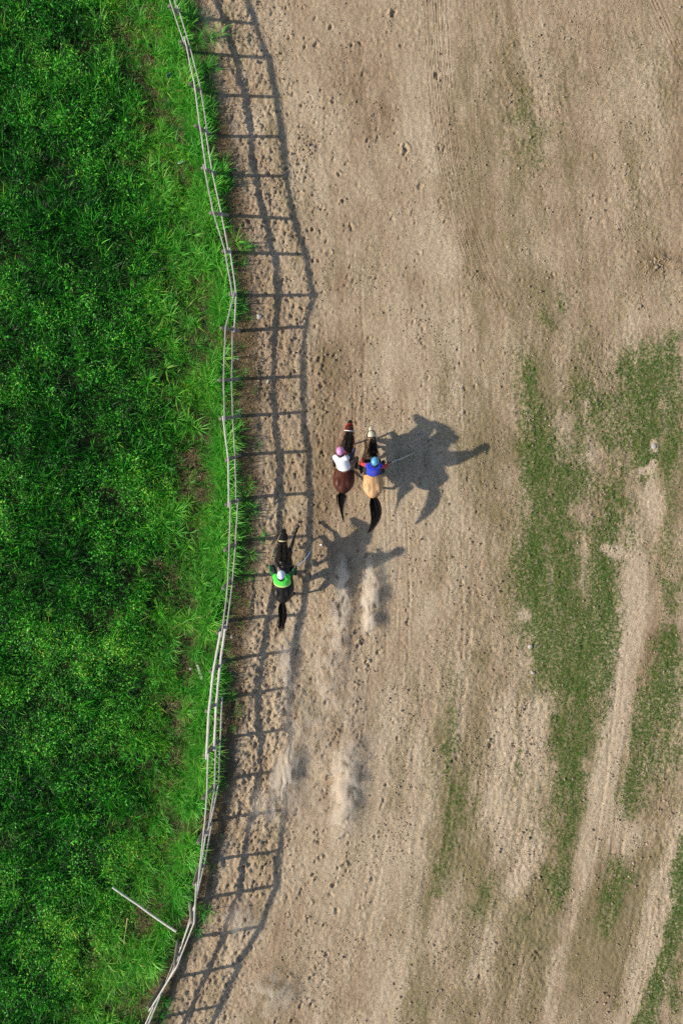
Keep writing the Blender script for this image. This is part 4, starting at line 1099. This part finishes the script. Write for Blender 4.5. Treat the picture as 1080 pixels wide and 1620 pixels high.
# broken plank and fallen pole in the grass, litter
def bar(name, a, b_, w0, w1, th, label, cat, mat):
    a = Vector(a); b_ = Vector(b_); c = (a + b_) / 2; d = (b_ - a).normalized(); s = d.cross(Vector((0, 0, 1))).normalized(); u = s.cross(d)
    bm = bmesh.new(); rings = []; r = random.Random(int(a.x * 100))
    for k in range(8):
        t = k / 7; p = a.lerp(b_, t) - c + s * r.gauss(0, .006) + u * r.gauss(0, .004); w_ = (w0 + (w1 - w0) * t) * r.uniform(.9, 1.08)
        rings.append([bm.verts.new(p + s * x_ * w_ / 2 + u * z_ * th / 2) for x_, z_ in ((-1, -1), (1, -1), (1, .6), (.7, 1), (-.7, 1), (-1, .6))])
    for r0, r1 in zip(rings, rings[1:]):
        for k in range(6): bm.faces.new((r0[k], r0[(k + 1) % 6], r1[(k + 1) % 6], r1[k]))
    bm.faces.new(rings[0][::-1]); bm.faces.new(rings[-1]); bmesh.ops.recalc_face_normals(bm, faces=bm.faces)
    o = bm_obj(name, bm, mat, smooth=False); o.location = c; tag(o, label, cat); return o
bar('plank', W(312, 1052, .22), W(327, 1091, .14), .07, .14, .025, 'short broken grey plank lying in the grass left of the rails', 'plank', M_rail)
bar('fallen_pole', W(178, 1404, .30), W(279, 1474, .42), .055, .06, .055, 'long pale pole lying slanted in the grass against the fence', 'pole', M_rail)
bar('dead_stalk', W(202, 1452, .25), W(196, 1494, .22), .02, .012, .012, 'thin straw coloured dead stalk in the grass under the fallen pole', 'stalk', M_yellow)

def bottle():
    root = empty('plastic_bottle', W(287, 257, .14), math.radians(20)); tag(root, 'crushed clear plastic bottle lying in the grass left of the upper rails', 'bottle')
    m, nt, b = new_mat('cloudy_plastic'); b.inputs['Base Color'].default_value = (.62, .70, .68, 1); b.inputs['Roughness'].default_value = .25; b.inputs['Transmission Weight'].default_value = .35
    bm = bmesh.new(); loft(bm, [(-.11, 0, 0), (-.10, 0, 0), (-.03, .006, .004), (.04, -.004, 0), (.07, 0, 0), (.10, 0, 0), (.12, 0, 0)], [(.024, .022), (.033, .030), (.030, .022), (.034, .028), (.030, .026), (.014, .014), (.013, .013)], n=12)
    bm_obj('bottle_body', bm, m, root)
    bm = bmesh.new(); loft(bm, [(.118, 0, 0), (.138, 0, 0)], [.016, .016], n=12); bm_obj('cap', bm, M_white, root)
bottle()
def cup():
    m = simple_mat('teal_plastic', (.10, .30, .27), (.20, .44, .40), 12, .45)
    root = empty('plastic_cup', W(266, 120, .15)); tag(root, 'crumpled pale teal plastic cup in the grass near the upper rails', 'cup')
    bm = bmesh.new(); r = random.Random(3); rings = []
    for k, (z, rad) in enumerate(((0, .055), (.0, .058), (.05, .066), (.10, .076), (.103, .072), (.05, .060), (.006, .050))):
        rings.append([bm.verts.new((math.cos(a) * rad * (1 + .1 * math.sin(3 * a + k)), math.sin(a) * rad, z)) for a in np.linspace(0, 2 * math.pi, 17)[:-1]])
    for r0, r1 in zip(rings, rings[1:]):
        for k in range(16): bm.faces.new((r0[k], r0[(k + 1) % 16], r1[(k + 1) % 16], r1[k]))
    bm.faces.new(rings[0][::-1]); bm.faces.new(rings[-1]); o = bm_obj('cup_wall', bm, m, root); o.rotation_euler = (.5, .6, 0)
    tube('straw', [(.02, .0, .05), (.07, .03, .10), (.13, .05, .10)], .005, .005, M_white, root)
cup()

# ------------------------------------------------------------------ loose crumbs of soil
cc = bpy.data.collections.new('soil_crumbs')
M_crumb = leaf_mat('soil_crumb', [(0.0, (0.17, 0.125, 0.08)), (0.5, (0.29, 0.22, 0.15)), (0.85, (0.40, 0.32, 0.23)), (1.0, (0.58, 0.52, 0.44))], 0.0, 0.95)
for k in range(5):
    rr = np.random.default_rng(300 + k); bm = bmesh.new(); bmesh.ops.create_icosphere(bm, subdivisions=1, radius=1)
    V = np.array([v.co for v in bm.verts]) * rr.uniform(.65, 1.25, (len(bm.verts), 1)) * np.array([1, rr.uniform(.7, 1.3), .65])
    Fc = [[v.index for v in f.verts] for f in bm.faces]; bm.free()
    proto(cc, 'crumb_%02d' % k, (V, Fc, None, rr.random(len(V))), M_crumb)
n = 120000
x = RNG.uniform(-5.5, 12.3, n); y = RNG.uniform(-18.2, 18.2, n)
j = np.clip(np.searchsorted(XS, x), 0, nxx - 1); i = np.clip(np.searchsorted(YS, y), 0, nyy - 1)
cn = fbm(x * .9, y * .6, 301, 4, .6)
pr = np.clip(.10 + .35 * (rough[i, j] - .3) + .8 * cn + .6 * cl[i, j], .03, 1) * (1 - .8 * turf[i, j]) * (dfence[i, j] > .1)
ok = RNG.random(n) < pr; x, y, i, j = x[ok], y[ok], i[ok], j[ok]; n = len(x)
sz = np.clip(np.exp(RNG.normal(math.log(.014), .5, n)), .005, .05) * (1 + .8 * np.clip(cl[i, j], 0, 1))
rot = np.stack([RNG.uniform(-.4, .4, n), RNG.uniform(-.4, .4, n), RNG.uniform(0, 6.28, n)], -1)
scatter('soil_crumbs', np.stack([x, y, Z[i, j] + sz * .3], -1), rot, sz, RNG.integers(0, 5, n), np.clip(RNG.normal(.5, .22, n), 0, 1), cc,
        'loose crumbs and small clods of dry soil strewn over the track', 'soil')

# ------------------------------------------------------------------ dust kicked up behind the horses
def dust_mat(k, dens):
    m = bpy.data.materials.new('dust_%02d' % k); m.use_nodes = True; nt = m.node_tree
    nt.nodes.remove(nt.nodes['Principled BSDF']); out = nt.nodes['Material Output']
    v = N(nt, 'ShaderNodeVolumePrincipled'); v.inputs['Color'].default_value = (1.0, 0.91, 0.77, 1); v.inputs['Anisotropy'].default_value = -0.45
    tc = N(nt, 'ShaderNodeTexCoord').outputs['Object']
    ln = N(nt, 'ShaderNodeVectorMath', operation='LENGTH'); nt.links.new(tc, ln.inputs[0])
    fall = mth(nt, 'SUBTRACT', 1.0, ln.outputs['Value'], True)
    geo = N(nt, 'ShaderNodeNewGeometry').outputs['Position']
    mpd = N(nt, 'ShaderNodeMapping'); mpd.inputs['Scale'].default_value = (2.4, 1.1, 2.0); nt.links.new(geo, mpd.inputs[0])
    nz = noise(nt, 1.5, 3, 0.5, mpd.outputs[0], 1.2)
    lump_ = mth(nt, 'MULTIPLY', mth(nt, 'SUBTRACT', mth(nt, 'ADD', nz, mth(nt, 'MULTIPLY', fall, 0.14)), 0.47), 3.2, True)
    soft = mth(nt, 'MULTIPLY', fall, 1.35, True)
    f3 = mth(nt, 'MULTIPLY', mth(nt, 'MULTIPLY', lump_, mth(nt, 'MULTIPLY', soft, soft)), dens)
    nt.links.new(f3, v.inputs['Density']); nt.links.new(v.outputs[0], out.inputs['Volume'])
    return m
DUST = [(541, 930, 17, 62, .17, .15, 18, 4), (583, 952, 16, 80, .18, .16, 28, 0), (534, 978, 18, 50, .16, .14, 9, 10), (527, 1028, 32, 76, .16, .14, 7, 8), (512, 1084, 30, 88, .15, .13, 5.5, 8), (497, 1160, 36, 104, .15, .13, 4, 8),
        (450, 1062, 22, 72, .17, .15, 8, 0), (455, 1136, 34, 76, .15, .13, 3, 0), (447, 1226, 23, 68, .19, .17, 28, -12), (541, 1250, 28, 96, .19, .17, 16, -4), (556, 1144, 46, 120, .15, .13, 2, 6),
        (492, 1270, 104, 76, .15, .13, 2, 0), (420, 1278, 48, 54, .15, .13, 3, 0), (433, 1572, 58, 50, .15, .13, 5, 0), (374, 1455, 40, 38, .15, .13, 4, 0), (598, 894, 70, 52, .14, .12, 1.2, 0)]
DLAB = ['thin dust streak in the shadow behind the brown horse', 'tall bright dust plume trailing behind the golden tan horse', 'faint dust wisp below the thin streak behind the brown horse', 'loose dust puff right of the black horse tail',
        'slanting dust puff lower right of the black horse tail', 'long faint dust streak in mid track below the horses', 'small dust puff behind the black horse tail', 'faint dust low beside the top rail shadow below the black horse', 'dense bright dust puff beside the top rail shadow',
        'tall pale dust puff in the lower middle of the track', 'faint dust veil above the tall lower puff', 'wide thin dust veil between the two bright lower puffs', 'thin dust crossing the middle rail shadow', 'pale dust patch at the bottom of the track',
        'small dust patch over the rail shadows near the bottom', 'faint dust hanging behind the two leading horses']
for k, (px_, py_, rx, ry, z, rz_, dens, rot_) in enumerate(DUST):
    bm = bmesh.new(); bmesh.ops.create_icosphere(bm, subdivisions=3, radius=1)
    o = bm_obj('dust_cloud', bm, dust_mat(k, dens)); p = W(px_, py_, z)
    o.location = (p.x, p.y, z + .05); o.scale = (rx / PPM * 1.25, ry / PPM * 1.15, rz_ * 1.2); o.rotation_euler = (0, 0, math.radians(rot_))
    tag(o, DLAB[k], 'dust', 'dust clouds behind the horses', 'stuff')
